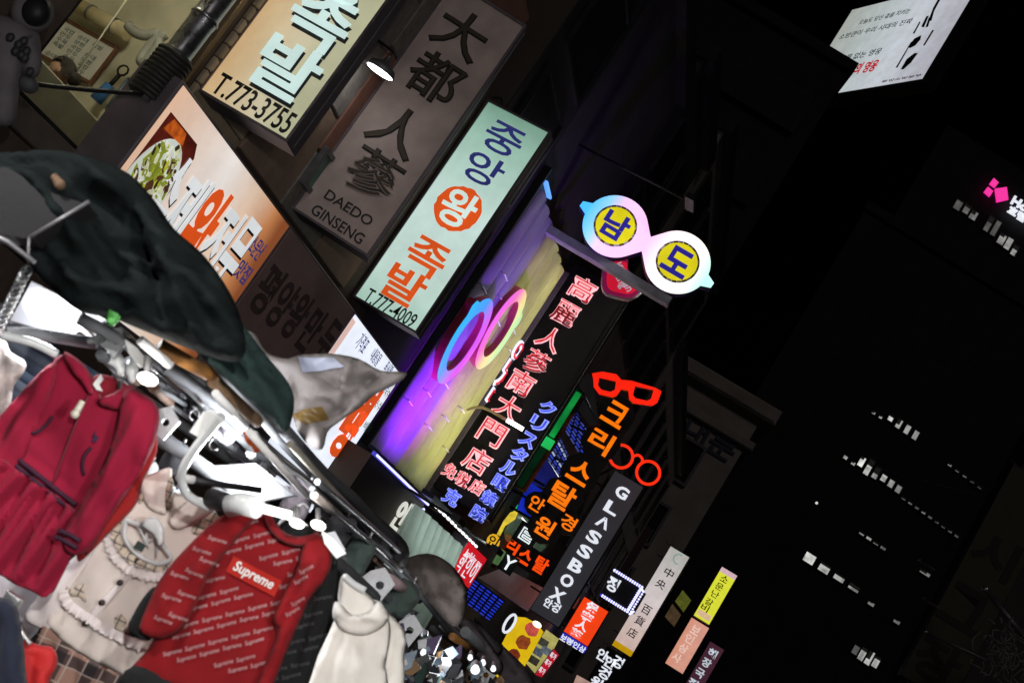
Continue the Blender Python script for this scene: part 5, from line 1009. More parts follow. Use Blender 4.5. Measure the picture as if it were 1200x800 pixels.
o, fr_s = cloth('sleeve', [(360, 630), (378, 628), (390, 648), (384, 676), (362, 706), (346, 742), (330, 780), (316, 812), (300, 812), (310, 780), (326, 742), (322, 722), (334, 694), (348, 664)], fr, M_rsw, rs, .045, .04, [((375, 650), (330, 750), 5, .012), ((356, 680), (330, 735), 4, -.014)], [(.8, .08, .006, 2)], h=.011, y=-.045, crump=.009, seed=23)
cloth('cuff', [(176, 690), (184, 690), (176, 716), (170, 740), (178, 748), (168, 750), (150, 738), (160, 712)], fr, M_blk, rs, .03, .03, h=.012, y=.0, seed=24)
cloth('hem_band', [(160, 778), (210, 800), (290, 826), (285, 850), (150, 810)], fr, M_blk, rs, .03, .03, h=.013, y=-.02, seed=25)
cloth('collar', [(312, 604), (318, 622), (334, 636), (356, 640), (376, 632), (372, 624), (352, 628), (336, 624), (324, 612), (318, 600)], fr, fabric('dark_red_rib', (.2, .008, .012)), rs, .02, .015, h=.008, y=-.045, seed=26)
cloth('neck_lining', [(318, 604), (326, 618), (342, 628), (360, 628), (370, 620), (352, 608), (334, 602)], fr, M_blk, rs, .005, .02, h=.01, y=-.02, seed=27)
q = fr.sts([(275, 651), (331, 680), (322, 698), (266, 669)]); X = np.array(q)
def quilt(name, q, m, parent, fn, off, n=10):
    vs = []
    for j in range(4):
        for i in range(n + 1):
            a = Vector(q[0]).lerp(Vector(q[1]), i / n); b = Vector(q[3]).lerp(Vector(q[2]), i / n); vs.append(tuple(a.lerp(b, j / 3)))
    X = np.array(vs); yy = fn(X[:, 0], X[:, 1]) + off; return MB().quad_add([(v[0], float(y_), v[1]) for v, y_ in zip(vs, yy)], [(j * (n + 1) + i, j * (n + 1) + i + 1, (j + 1) * (n + 1) + i + 1, (j + 1) * (n + 1) + i) for j in range(3) for i in range(n)], True).build(name, m, parent)
lp = quilt('chest_patch', q, M_rlogo, rs, fb, -.003)
cx, cz = X.mean(0); ang = math.atan2(q[1][1] - q[0][1], q[1][0] - q[0][0]); mm = MB(); letters(mb := MB(), 'Supreme', 0, 0, 50 * fr.k, 15 * fr.k, 0, .001, .02, skew=.12)
vv = np.array(mb.v); c, s_ = math.cos(ang), math.sin(ang); xx = cx + vv[:, 0] * c - vv[:, 2] * s_; zz = cz + vv[:, 0] * s_ + vv[:, 2] * c; yy = fb(xx, zz) - .006 + vv[:, 1]
mb.v = list(zip(xx.tolist(), yy.tolist(), zz.tolist())); mb.build('lettering', fabric('white_print', (.72, .70, .68)), lp)
M_scr = fabric('grey_pink_print', (.50, .30, .31))
def script(parent, fr, fn, poly, m, rows, seed, avoid=None, tilt=14, step=(27, 13.5), wpx=22, hpx=6.5):
    """small slanted words printed over a piece of cloth, following its folds"""
    P = np.array(fr.sts(poly)); px = np.array(poly); rg = random.Random(seed); mb = MB(); a = rad(tilt)
    cxp, cyp = px.mean(0)
    for r_ in range(-14, 15):
        for k_ in range(-8, 9):
            x = cxp + k_ * step[0] * math.cos(a) + r_ * step[1] * math.sin(a) + (r_ % 2) * 13; y_ = cyp - k_ * step[0] * math.sin(a) + r_ * step[1] * math.cos(a)
            if avoid and inside(np.array([(x, y_)]), np.array(avoid))[0]: continue
            ends = np.array([(x, y_), (x - wpx * .3, y_ + 2), (x + wpx * .3, y_ - 2)])
            if not inside(ends, px).all(): continue
            s_, t_ = fr.st(x, y_); an = rad(33) + a + rg.uniform(-.05, .05)
            letters(mb, 'Supreme', s_, t_, wpx * fr.k, hpx * fr.k, 0, .0008, .0, rot=an, fn=fn, skew=.2)
    return mb.build('lettering', m, parent, 'stuff') if mb.v else None
pb_ = [(286, 602), (340, 626), (378, 634), (372, 680), (340, 720), (318, 780), (200, 770), (180, 765), (214, 690), (250, 640)]
script(rs, fr, fb, [(298, 606), (345, 634), (374, 640), (348, 700), (326, 742), (312, 795), (250, 790), (182, 764), (205, 725), (240, 660), (270, 620)], M_scr, 0, 1, [(264, 644), (340, 678), (328, 706), (256, 672)])
script(rs, fr, fl_, [(282, 602), (292, 610), (240, 676), (216, 728), (190, 738), (180, 720), (200, 676), (250, 616)], M_scr, 0, 2, tilt=-20)
script(rs, fr, fr_s, [(372, 634), (385, 650), (376, 682), (340, 740), (316, 800), (308, 800), (330, 742), (328, 720), (350, 668)], M_scr, 0, 3, tilt=30, wpx=18)
hg = thing('clothes_hanger', 'steel wire hanger holding the red sweatshirt under the bulbs', 'hanger', fr)
ptube(fr, [(326, 616), (338, 606), (350, 610), (362, 616)], .004, M_steel, 'wire_arm', hg, y=-.03); ptube(fr, [(344, 608), (348, 596), (356, 590), (362, 596)], .003, M_steel, 'hook', hg, y=-.03)
# black sweatshirt behind
f2 = CF(360, 730, 3.1); bs = thing('black_sweatshirt', 'black sweatshirt with faint grey script hanging behind the red one', 'sweatshirt', f2)
pbs = [(376, 628), (390, 640), (396, 662), (393, 700), (378, 750), (362, 800), (350, 830), (290, 830), (310, 780), (330, 700)]
o, fk = cloth('torso', pbs, f2, M_blk, bs, .05, .06, [((385, 660), (355, 780), 6, .01), ((372, 690), (345, 780), 5, -.014)], h=.012, crump=.01, seed=31)
script(bs, f2, fk, pbs, fabric('dim_grey_print', (.10, .10, .105)), 0, 4, tilt=12)

# --- cream sweatshirts
fr = CF(425, 740, 3.45); cs_ = thing('cream_sweatshirt', 'cream fleece sweatshirt with a thick folded collar right of the black one', 'sweatshirt', fr)
cloth('torso', [(394, 718), (402, 672), (416, 684), (436, 700), (452, 716), (458, 740), (452, 780), (450, 830), (345, 830), (362, 790), (380, 752)], fr, M_cream, cs_, .06, .07, [((400, 740), (376, 810), 8, -.014), ((430, 745), (410, 820), 9, .012), ((448, 740), (440, 800), 5, -.016)], [(.5, .2, .006, 0)], h=.014, crump=.008, seed=41)
cloth('collar', [(392, 704), (390, 722), (402, 738), (424, 744), (446, 736), (456, 720), (444, 704), (430, 716), (412, 718), (400, 706)], fr, M_cream, cs_, .06, .03, [((396, 716), (450, 724), 4, .02)], h=.011, y=-.03, crump=.006, seed=42)
cloth('neck_lining', [(400, 674), (412, 690), (432, 700), (446, 706), (440, 722), (410, 722), (396, 708)], fr, M_cream, cs_, .01, .03, h=.013, y=.01, seed=43)
ptube(fr, [(404, 675), (414, 684), (428, 692)], .012, M_hang, 'collar_card', cs_, y=-.01)
f2 = CF(462, 760, 3.65); c2_ = thing('cream_sweatshirt', 'second cream sweatshirt half hidden behind the first cream one', 'sweatshirt', f2)
cloth('torso', [(440, 718), (454, 716), (468, 730), (476, 746), (474, 768), (470, 830), (430, 830), (436, 770)], f2, M_cream, c2_, .06, .05, [((462, 735), (456, 800), 4, -.02)], h=.014, crump=.008, seed=44)

# --- lower left garments
f2 = CF(15, 750, 2.8); nv = thing('navy_coat', 'dark navy quilted coat sleeve at the bottom left corner', 'coat', f2)
cloth('sleeve', [(-40, 705), (4, 700), (20, 710), (26, 740), (30, 780), (28, 840), (-40, 840)], f2, M_navc, nv, .05, .05, [((10, 710), (14, 800), 4, .014), ((0, 720), (-4, 800), 4, -.014)], h=.014, crump=.012, seed=51)
f3 = CF(45, 770, 2.9); rg_ = thing('red_jacket', 'red quilted child jacket below the maroon dress', 'jacket', f3)
cloth('body_panel', [(22, 726), (34, 748), (46, 755), (62, 758), (68, 776), (58, 800), (52, 840), (10, 840), (18, 780)], f3, fabric('scarlet_nylon', (.5, .02, .02), .4), rg_, .05, .04, [((40, 760), (34, 810), 4, -.014)], h=.013, crump=.012, seed=52)
hg = thing('clothes_hanger', 'silver hanger clip between the navy coat and the red jacket', 'hanger', f3); ptube(f3, [(18, 690), (22, 704), (28, 722), (36, 742), (44, 752)], .005, M_steel, 'wire_arm', hg, y=-.06); s_, t_ = f3.st(24, 702); MB().bbox(s_ - .02, s_ + .02, -.08, -.05, t_ - .014, t_ + .014, .004).build('clip', M_steel, hg)
f4 = CF(20, 710, 3.25); wg = thing('white_shirt', 'pale grey white shirt hanging behind the maroon skirt', 'shirt', f4)
cloth('body_panel', [(-40, 660), (10, 670), (60, 690), (50, 730), (20, 760), (-40, 780)], f4, fabric('pale_grey_cotton', (.55, .52, .55)), wg, .04, .05, [((20, 680), (0, 760), 6, -.02)], h=.015, crump=.01, seed=53)
f5 = CF(14, 440, 3.15); lj = thing('patterned_shirt', 'faded green and brown patterned shirt at the left edge beside the maroon dress', 'shirt', f5)
cloth('body_panel', [(-30, 396), (4, 398), (12, 412), (30, 424), (26, 440), (16, 452), (8, 486), (-30, 500)], f5, mat('faded_pattern_cotton', (.34, .30, .28), .85, var=.6, scale=22), lj, .03, .04, [((6, 405), (0, 480), 4, -.014)], h=.012, crump=.01, seed=54)

# --- stall frame, rails, lamps, covers
st = thing('market_stall', 'steel framed clothes stall running down the left side under dark covers', 'stall')
M_bar = mat('slate_painted_bar', (.2, .21, .225), .75, .1, scale=18); M_dbar = mat('dark_oily_bar', (.09, .095, .1), .7, .1, scale=18); M_zinc = mat('dull_zinc', (.42, .43, .45), .5, .5, scale=25); M_wood = mat('orange_wood_batten', (.42, .19, .05), .6, scale=20, var=.4)
def bar(pts, r, m, nm='rail', par=None, sm=3): return px_tube(pts, r, 8, sm).build(nm, m, par or st)
bar([(92, 372, 2.95), (170, 415, 3.05), (240, 462, 3.3), (330, 540, 3.8), (430, 625, 4.6), (520, 725, 6.2), (585, 800, 8.5)], .016, M_bar, 'beam')
bar([(112, 384, 3.1), (200, 436, 3.2), (290, 520, 3.6), (400, 612, 4.3), (492, 695, 5.5), (560, 790, 7.5)], .014, M_dbar, 'beam')
bar([(250, 420, 3.1), (320, 505, 3.5), (400, 590, 4.2), (470, 660, 5.2)], .015, M_dbar, 'beam')
bar([(120, 470, 3.15), (200, 520, 3.3), (300, 590, 3.6), (400, 655, 4.2), (480, 725, 5.2), (550, 800, 7)], .02, M_bar, 'rail')
bar([(340, 625, 3.4), (390, 655, 3.7), (440, 700, 4.2)], .02, M_dbar, 'rail')
bar([(0, 392, 2.9), (40, 402, 2.92), (66, 415, 2.95)], .011, M_hang, 'rail'); bar([(6, 390, 3.0), (46, 392, 3.05), (110, 402, 3.1)], .016, M_bar, 'rail')
bar([(164, 398, 2.8), (200, 428, 2.86)], .011, M_white, 'rail', None, 0); bar([(186, 404, 2.86), (216, 422, 2.9), (246, 439, 2.98)], .017, M_wood, 'batten'); bar([(250, 446, 2.98), (276, 470, 3.06), (302, 494, 3.16)], .017, mat('weathered_batten', (.26, .16, .09), .7, scale=20, var=.4), 'batten')
bar([(252, 460, 2.95), (288, 498, 3.1)], .01, M_white, 'rail', None, 0); bar([(298, 508, 3.1), (330, 540, 3.3), (364, 566, 3.5)], .009, M_steel, 'rail', None, 0); bar([(292, 506, 3.06), (330, 548, 3.25), (360, 580, 3.45)], .01, M_white, 'rail', None, 0)
bar([(366, 572, 3.5), (400, 606, 3.8), (440, 640, 4.3), (470, 668, 4.9)], .009, M_steel, 'rail'); bar([(372, 564, 3.6), (420, 604, 4.1), (468, 646, 4.9)], .01, M_steel, 'rail'); bar([(368, 580, 3.5), (390, 598, 3.65)], .012, mat('pale_tape', (.7, .62, .55), .5), 'rail', None, 0)
bar([(455, 678, 4.6), (478, 692, 4.9)], .022, mat('pink_tape', (.5, .36, .38), .6), 'tape_wrap', None, 0); bar([(510, 750, 5.6), (552, 774, 6.4)], .025, _mats['pink_tape'], 'tape_wrap', None, 0)
bar([(530, 745, 6.2), (556, 763, 6.8)], .02, M_wood, 'batten', None, 0); bar([(545, 740, 6.6), (580, 772, 7.6)], .03, M_bar, 'rail', None, 0); bar([(560, 790, 7.4), (600, 806, 8.4)], .025, M_wood, 'batten', None, 0)
for p, d, sz in (((380, 641), 3.6, .055), ((440, 682), 4.25, .06), ((476, 735), 4.9, .06), ((566, 788), 7.2, .07), ((190, 492), 3.1, .04), ((133, 398), 3.0, .035)):
    f_ = FC(*p, d); br_ = MB().prism([[(-sz, -sz * .7), (sz * .8, -sz), (sz, sz * .5), (0, sz), (-sz * .6, sz * .4)], [(sz * .3 + .25 * sz * math.cos(-i * .7), .25 * sz * math.sin(-i * .7)) for i in range(9)]], -.01, .01).build('bracket_plate', mat('pale_steel_plate', (.45, .46, .48), .45, .4, scale=18), st)
    br_.location = f_.O; br_.rotation_euler = (0, 0, f_.psi)
# thin struts, wires and tape ends crowding the roof of the stall
rg = random.Random(21); _axis = [(92, 372, 2.95), (170, 415, 3.05), (240, 462, 3.3), (330, 540, 3.8), (430, 625, 4.6), (520, 725, 6.2), (585, 800, 8.5)]
_ms = [M_steel, M_bar, M_white, M_dbar, M_bar, mat('rusty_strut', (.16, .10, .07), .7, .3, scale=30, var=.5), mat('dull_zinc', (.42, .43, .45), .5, .5, scale=25)]
for i in range(64):
    f_ = rg.uniform(0, 5.2); j = int(f_); q_ = f_ - j; A = [a + (b - a) * q_ for a, b in zip(_axis[j], _axis[j + 1])]; o_ = rg.uniform(-16, 34) * (1 if f_ < 4 else .6); L_ = rg.uniform(14, 60); sl_ = rg.uniform(.62, 1.0)
    if i % 7 == 0: sl_ = rg.uniform(-.6, .2); L_ *= .4
    p0 = (A[0] - .55 * o_, A[1] + .84 * o_, A[2] + rg.uniform(-.1, .35)); p1 = (p0[0] + L_, p0[1] + L_ * sl_, p0[2] + L_ * .006 * (1 + f_))
    bar([p0, p1], rg.choice((.003, .004, .006, .009, .012)) * (1 + .12 * f_), rg.choice(_ms), 'strut', None, 0)
# back of the stall: boards and a dark drop cloth
fbk = CF(250, 620, 4.3); MB().box(-2.6, .75, 0, .03, -1.9, .42).build('back_board', mat('dark_back_board', (.16, .165, .18), .7, scale=5), st); st.children[-1].location = fbk.O; st.children[-1].rotation_euler = (0, 0, fbk.psi)
for i, (a, b, d) in enumerate((((-60, 330), (20, 372), 3.6), ((60, 430), (250, 560), 4.0), ((130, 440), (300, 560), 4.1))): bar([(*a, d), (*b, d + .1)], .018, M_dbar, 'rail', None, 0)
MB().box(-.04, .04, -.04, .04, -1.7, .8).build('post', M_bar, st); st.children[-1].location = P3(-60, 560, 3.4)
for q_ in ((.55, 4.9), (.9, 8.2)):
    o_ = MB().box(-.035, .035, -.035, .035, 0, 1.4).build('post', M_bar, st); o_.location = (-1.9, q_[1], 0)
# big white bent hook
hk = thing('bent_hook', 'big white plastic coated hook curving above the beige dress', 'hook'); px_tube([(260, 487, 2.8), (246, 504, 2.82), (228, 526, 2.84), (215, 548, 2.86), (213, 564, 2.88), (220, 580, 2.9), (236, 590, 2.93), (248, 596, 2.96)], .0105, 10).build('hook_body', M_hang, hk)
f_ = FC(238, 503, 2.84); MB().prism([f_.sts([(222, 506), (238, 482), (252, 480), (258, 494), (244, 502), (232, 512)])], .0, .012).build('plate', M_white, hk); hk.children[-1].location = f_.O; hk.children[-1].rotation_euler = (0, 0, f_.psi)
# stack of folded dark garments behind the dress
stk = [mat('folded_denim_%d' % i, c, .8) for i, c in enumerate(((.03, .045, .075), (.06, .075, .10), (.02, .03, .05)))]
for i in range(7):
    t = thing('folded_trousers', ['topmost dark blue folded trousers in the pile behind the maroon dress', 'second folded trousers from the top of the dark blue pile', 'third folded trousers from the top of the dark blue pile', 'middle folded trousers of the dark blue pile', 'third folded trousers from the bottom of the dark blue pile', 'second folded trousers from the bottom of the dark blue pile', 'lowest folded trousers of the dark blue pile'][i], 'trousers', None, 'folded trousers in the pile')
    a = Vector(P3(60 - i * 6.3, 414 + i * 11, 3.4)); c = R0_ = _R0
    MB().tube([a - c * .17, a + c * .02, a + c * .15], .027, 10).build('fold', stk[i % 3], t); MB().tube([a - c * .17 + F * .02, a + c * .12 + F * .02], .022, 8).build('inner_fold', stk[(i + 1) % 3], t)
# lamps
def flood_mat(strength, rad_):
    m, t_, b = _new('flood_diffuser'); N, L = t_.nodes, t_.links; tc = N.new('ShaderNodeTexCoord'); mp = N.new('ShaderNodeMapping'); mp.inputs['Scale'].default_value = (1 / rad_ / 1.05, .01, 2.2 / rad_ / 1.05); L.new(tc.outputs['Object'], mp.inputs[0])
    gr = N.new('ShaderNodeTexGradient'); gr.gradient_type = 'SPHERICAL'; L.new(mp.outputs[0], gr.inputs[0]); mr = N.new('ShaderNodeMapRange'); mr.inputs[1].default_value = 0; mr.inputs[2].default_value = .8; mr.inputs[3].default_value = .3; mr.inputs[4].default_value = strength; L.new(gr.outputs[1], mr.inputs[0])
    b.inputs['Base Color'].default_value = (.04, .04, .045, 1); b.inputs['Emission Color'].default_value = (.92, .96, 1, 1); L.new(mr.outputs[0], b.inputs['Emission Strength']); return m
def flood(name, lb, quad, d, strength):
    cx = sum(p[0] for p in quad) / 4; cy = sum(p[1] for p in quad) / 4; f_ = FC(cx, cy, d); t = thing(name, lb, 'lamp', f_, 'white flood lamps of the stall'); P_ = f_.sts(quad)
    MB().prism([P_], -.012, .0).build('diffuser', flood_mat(strength, max(abs(p[0]) for p in P_)), t)
    P2 = [(p[0] * 1.06, p[1] * 1.12) for p in P_]; MB().prism([P2], .004, .05).build('housing', M_gray, t); MB().tube([(0, .05, 0), (0, .25, .12)], .015).build('arm', M_gray, t); point('flood_light', f_.O - F * .06 + _Z * .03, 16, (.93, .96, 1), .06); return t
flood('flood_lamp', 'long white glaring flood lamp above the collar of the maroon dress', [(38, 332), (122, 376), (112, 406), (14, 376)], 3.25, 2.4)
flood('flood_lamp', 'white glaring flood lamp between the beige dress and the red sweatshirt', [(242, 546), (298, 545), (344, 580), (262, 594)], 3.5, 2.4)
def bulb(name, lb, px, py, d, r_, power, colr=(1, .97, .93)):
    P = P3(px, py, d); t = thing(name, lb, 'lamp', None, 'bulbs on the stall rail'); MB().lathe(P - R * r_ * 1.3 + U * r_ * .5, P + R * r_ * 1.3 - U * r_ * .5, [(0, .05 * r_), (.08, .5 * r_), (.3, .8 * r_), (.6, .85 * r_), (.9, .55 * r_), (1, .05 * r_)], 14).build('glass', emi('bulb_white', (1, .98, .95), 3, dirt=0), t)
    MB().lathe(P + U * r_ * 3.1, P + U * r_ * 1.0, [(0, .3 * r_), (.1, .45 * r_), (.9, .5 * r_), (1, .4 * r_)], 14).build('socket', M_dark, t)
    point(name + '_light', P - F * (r_ + .03), power, colr, r_); return t
bulb('stall_bulb', 'bright white bulb at the right shoulder of the maroon dress', 173, 444, 2.84, .018, 1.3)
bulb('stall_bulb', 'larger bright bulb over the neck of the red sweatshirt', 348, 613, 2.84, .013, .45); bulb('stall_bulb', 'small bright bulb right of the red sweatshirt neck', 373, 615, 2.84, .013, .45)
tb = thing('tube_lamp', 'short white tube lamp lying over the shoulder of the red sweatshirt', 'lamp'); px_tube([(302, 594, 2.86), (322, 599, 2.86), (341, 604, 2.86)], .011, 10, 0).build('tube', emi('bulb_white2', (1, .98, .95), 2.5, dirt=0), tb)
px_tube([(270, 592, 2.9), (285, 590, 2.88), (302, 594, 2.86)], .027, 12, 0).build('holder', M_hang, tb); px_tube([(246, 583, 2.94), (262, 588, 2.92), (272, 592, 2.9)], .024, 12, 0).build('black_sleeve', M_black, tb)
pn = thing('hook_pole', 'thin black and white hooking pole behind the red sweatshirt', 'pole'); px_tube([(226, 562, 3.0), (250, 566, 3.05), (305, 574, 3.15)], .009, 8, 0).build('shaft', M_black, pn); px_tube([(208, 558, 2.97), (227, 562, 3.0)], .01, 8, 0).build('tip', M_white, pn)
for i, (a, lb) in enumerate((((150, 405), 'white cloth price card beside the plastic hanger'), ((380, 628), 'white paper price tag behind the right bulb'))):
    f_ = FC(a[0] + 8, a[1] + 8, 2.95); t = thing('price_tag', lb, 'tag', f_); MB().prism([f_.sts([(a[0] - 4, a[1] - 8), (a[0] + 10, a[1] + 2), (a[0] + 26, a[1] + 20), (a[0] + 14, a[1] + 26), (a[0], a[1] + 8)])], 0, .004).build('card', M_white, t)
oc = thing('orange_clip', 'small orange plastic clip on the rail above the flood lamp', 'clip', FC(294, 590, 3.1)); f_ = FC(294, 512, 3.1); oc.location = f_.O
px_tube([(290, 504, 3.2), (294, 516, 3.2), (300, 521, 3.2), (303, 529, 3.2)], .013, 8, 0).build('clip_body', mat('orange_plastic', (.6, .12, .03), .5), None, None, None).parent = None
o_ = bpy.data.objects['clip_body']; o_.parent = oc; o_.matrix_parent_inverse = (Matrix.Translation(f_.O) @ Matrix.Rotation(f_.psi, 4, 'Z')).inverted()
gt_ = thing('green_tag', 'crumpled bright green plastic tag under the dark canopy cover', 'tag', CF(133, 368, 2.7)); cloth('tag_body', [(124, 374), (130, 356), (136, 362), (144, 366), (138, 378), (130, 382)], CF(133, 368, 2.7), mat('green_plastic', (.08, .32, .07), .4), gt_, .02, .02, h=.008, crump=.03, cs=40)
# hanging odds and ends in the stall's depth: socks, gloves and small garments on clips
rg = random.Random(5); cols = [fabric('white_cotton', (.62, .63, .66)), fabric('pale_blue_cotton', (.35, .42, .55)), fabric('charcoal_cotton', (.04, .04, .045)), fabric('dull_green_nylon', (.07, .10, .09), .5), fabric('grey_lilac_cotton', (.36, .33, .38))]
spots = [((196, 590), 3.35, 1, 22, 'pale blue'), ((168, 556), 3.35, 0, 20, 'white'), ((205, 535), 3.5, 2, 20, 'charcoal'), ((236, 470), 3.6, 2, 22, 'charcoal'), ((270, 500), 3.5, 4, 24, 'grey lilac'), ((420, 650), 4.2, 3, 26, 'dull green'), ((470, 705), 4.8, 3, 28, 'dull green'), ((350, 585), 3.7, 4, 26, 'grey lilac'), ((395, 625), 4.1, 2, 26, 'charcoal')]
wh = ['beside the beige collar', 'behind the maroon sleeve', 'under the bent hook', 'beneath the orange batten', 'beside the white plate of the bent hook', 'above the cream collar', 'under the second bracket plate', 'above the tube lamp', 'above the price tag', 'at the lower edge right of the cream sweatshirts', 'at the bottom edge below the small spot lamps', 'near the bottom right end of the stall', 'touching the second cream sweatshirt', 'behind the small spot lamps', 'at the far end of the stall rail', 'below the far wooden batten']
for i, (p, d, ci, sz, cn_) in enumerate(spots):
    f_ = CF(*p, d); t = thing('hanging_garment', 'small %s garment hanging in the stall %s' % (cn_, wh[i]), 'garment', f_, 'small garments hanging in the stall'); up = (.545, -.839); rt_ = (.839, .545)
    poly = [(p[0] + (a * rt_[0] + b * up[0]) * sz, p[1] + (a * rt_[1] + b * up[1]) * sz) for a, b in [(-.5 + rg.uniform(-.1, .1), .9), (.45, .85 + rg.uniform(-.1, .1)), (.6, .2), (.5 + rg.uniform(-.2, .2), -.9), (0, -.8 + rg.uniform(-.2, .2)), (-.55, -1), (-.62, 0)]]
    cloth('cloth_body', poly, f_, cols[ci], t, .02, .03, [((p[0] + 6, p[1] - 12), (p[0] - 8, p[1] + 14), 3, .02), ((p[0] - 3, p[1] - 14), (p[0] - 12, p[1] + 10), 3, -.02)], h=.014 * d / 3, crump=.03, cs=16, seed=60 + i)
    px_tube([(p[0] + .5 * sz, p[1] - .78 * sz, d), (p[0] + .66 * sz, p[1] - 1.05 * sz, d)], .005, 6, 0).build('clip', M_steel, None); o_ = bpy.context.scene.objects[-1] if False else COL.objects[-1]; o_.parent = t; o_.matrix_parent_inverse = (Matrix.Translation(f_.O) @ Matrix.Rotation(f_.psi, 4, 'Z')).inverted()
jg = thing('packed_goods_display', 'jumble of shiny packed goods and clips hanging at the lower end of the stall', 'display'); rg = random.Random(31)
_mj = [mat('white_card', (.7, .71, .73), .35, var=.2), mat('black_card', (.02, .02, .024), .4), mat('blue_grey_wrap', (.25, .33, .42), .25, var=.4), M_steel, mat('dark_green_wrap', (.05, .09, .08), .3), mat('tan_card', (.35, .22, .12), .6), mat('lilac_wrap', (.16, .12, .22), .25), M_ink]
for i in range(120):
    px = rg.uniform(468, 600); lo = 736 + max(0, (px - 480)) * .62; py = rg.uniform(lo, lo + 60 - (px - 468) * .1)
    if py > 815: continue
    d = 4.6 + (px - 468) * .012 + rg.uniform(-.1, .3); sz = rg.uniform(.012, .042); f_ = FC(px, py, d, ALPHA + rg.uniform(-.9, .9)); ps = []
    n_ = rg.choice((3, 4, 4, 5)); a0 = rg.uniform(0, 6.28)
    for k in range(n_): a_ = a0 + 6.283 * k / n_ + rg.uniform(-.3, .3); ps.append((sz * rg.uniform(.5, 1.2) * math.cos(a_), 1.5 * sz * rg.uniform(.5, 1.2) * math.sin(a_)))
    o_ = MB().prism([ps], -.004, .004 + sz * .2).build('packet', rg.choice(_mj), jg); o_.location = f_.O; o_.rotation_euler = (rg.uniform(-.5, .5), rg.uniform(-.5, .5), f_.psi)
for i, (p, d, r_) in enumerate((((551, 770), 5.6, .012), ((566, 776), 6.0, .014), ((578, 783), 6.4, .015), ((557, 784), 5.2, .02), ((496, 764), 4.9, .012))):
    P = P3(*p, d); t = thing('stall_spot', ['first small spot lamp at the far end of the stall', 'second small spot lamp at the far end of the stall', 'third and farthest small spot lamp of the stall end', 'largest square spot lamp near the bottom edge of the stall', 'tiny spot lamp beside the cream sweatshirts'][i], 'lamp', None, 'small spot lamps at the stall end')
    MB().lathe(P - F * .01, P + F * .03, [(0, .002), (.05, r_ * .95), (1, r_ * .7)], 14).build('lens', emi('spot_white', (.94, .96, 1), 1.4, dirt=0), t); MB().lathe(P + F * .005, P + F * .12, [(0, r_ * 1.15), (.2, r_ * 1.2), (.9, r_ * .7), (1, .004)], 14).build('can', M_steel, t)
point('stall_end_light', P3(520, 770, 5.2), 6, (.95, .97, 1), .1)
# loose steel hooks and clips along the rail
for i, (px, py, d, lb) in enumerate(((228, 486, 3.15, 'small steel ring hook above the white plate of the bent hook'), (252, 520, 3.2, 'small steel ring hook beside the curve of the bent hook'), (412, 668, 4.1, 'small steel ring hook above the cream collar'), (498, 742, 5.3, 'small steel ring hook near the stall end lamps'))):
    t = thing('loose_hook', lb, 'hook', None, 'loose steel hooks on the rail'); rr = .011 + .003 * math.sin(i * 2.3)
    c0_ = P3(px, py, d); MB().tube([c0_ + _R0 * rr * math.cos(k * .55 + i) + _Z * rr * 1.3 * math.sin(k * .55 + i) for k in range(10)], .002, 6).build('wire', M_steel, t)

# --- covers over the stall
M_tarp = mat('dark_green_tarpaulin', (.009, .0125, .0125), .9, scale=5, var=.4, bump=.3, bscale=60, spec=.06); M_tarp2 = mat('grey_green_tarpaulin', (.022, .04, .037), .85, scale=5, var=.3, bump=.3, bscale=60, spec=.1)
f_ = CF(170, 300, 2.75); tp = thing('dark_canopy_cover', 'black green tarpaulin bunched along the roof edge of the stall', 'tarpaulin', f_)
cloth('bunched_cloth', [(-40, 190), (30, 178), (62, 176), (110, 186), (152, 204), (182, 236), (204, 268), (236, 296), (262, 330), (280, 366), (288, 410), (270, 424), (220, 408), (160, 384), (130, 372), (96, 366), (66, 344), (40, 318), (20, 290), (-40, 270)], f_, M_tarp, tp, .14, .16, [((60, 185), (260, 400), 12, -.04), ((100, 190), (275, 380), 10, .05), ((40, 210), (180, 380), 12, .05), ((90, 240), (150, 340), 8, -.05), ((160, 250), (200, 390), 8, -.05), ((190, 300), (240, 400), 8, .05), ((110, 300), (200, 330), 7, -.04), ((60, 290), (110, 350), 7, .04), ((130, 230), (230, 330), 6, -.04)], [(.8, .16, .012, 0), (2.0, .1, .01, 1)], .03, .012, crump=.05, cs=6, seed=71, soften=.6, rid=.02, rf=9, rang=1.2, hard=.09, hf=(3.2, 8.5), ha=.3)
f2 = CF(290, 430, 2.95); cloth('hanging_flap', [(222, 340), (262, 352), (288, 384), (312, 416), (338, 448), (345, 474), (336, 506), (318, 494), (286, 464), (252, 432), (226, 408), (214, 380)], f2, M_tarp2, None, .07, .08, [((250, 360), (335, 490), 9, .04), ((236, 380), (310, 470), 7, -.04), ((275, 380), (320, 450), 5, -.03)], [(.7, .14, .01, 1)], .02, .011, crump=.025, cs=7, seed=72, soften=.6, rid=.02, rf=9, rang=1.2, hard=.09, hf=(3.2, 8.5), ha=.3)[0]
o_ = COL.objects[-1]; o_.location = f2.O; o_.rotation_euler = (0, 0, f2.psi); o_.name = 'grey_green_cover'; o_['label'] = 'grey green tarpaulin flap hanging beside the orange batten'; o_['category'] = 'tarpaulin'
cb_ = thing('canopy_board', 'dark folded canopy board with a silver edge at the upper left of the stall', 'board', CF(50, 250, 2.6)); f_ = CF(50, 250, 2.6); p_ = f_.sts([(-40, 196), (8, 196), (60, 226), (104, 240), (36, 280), (-40, 268)])
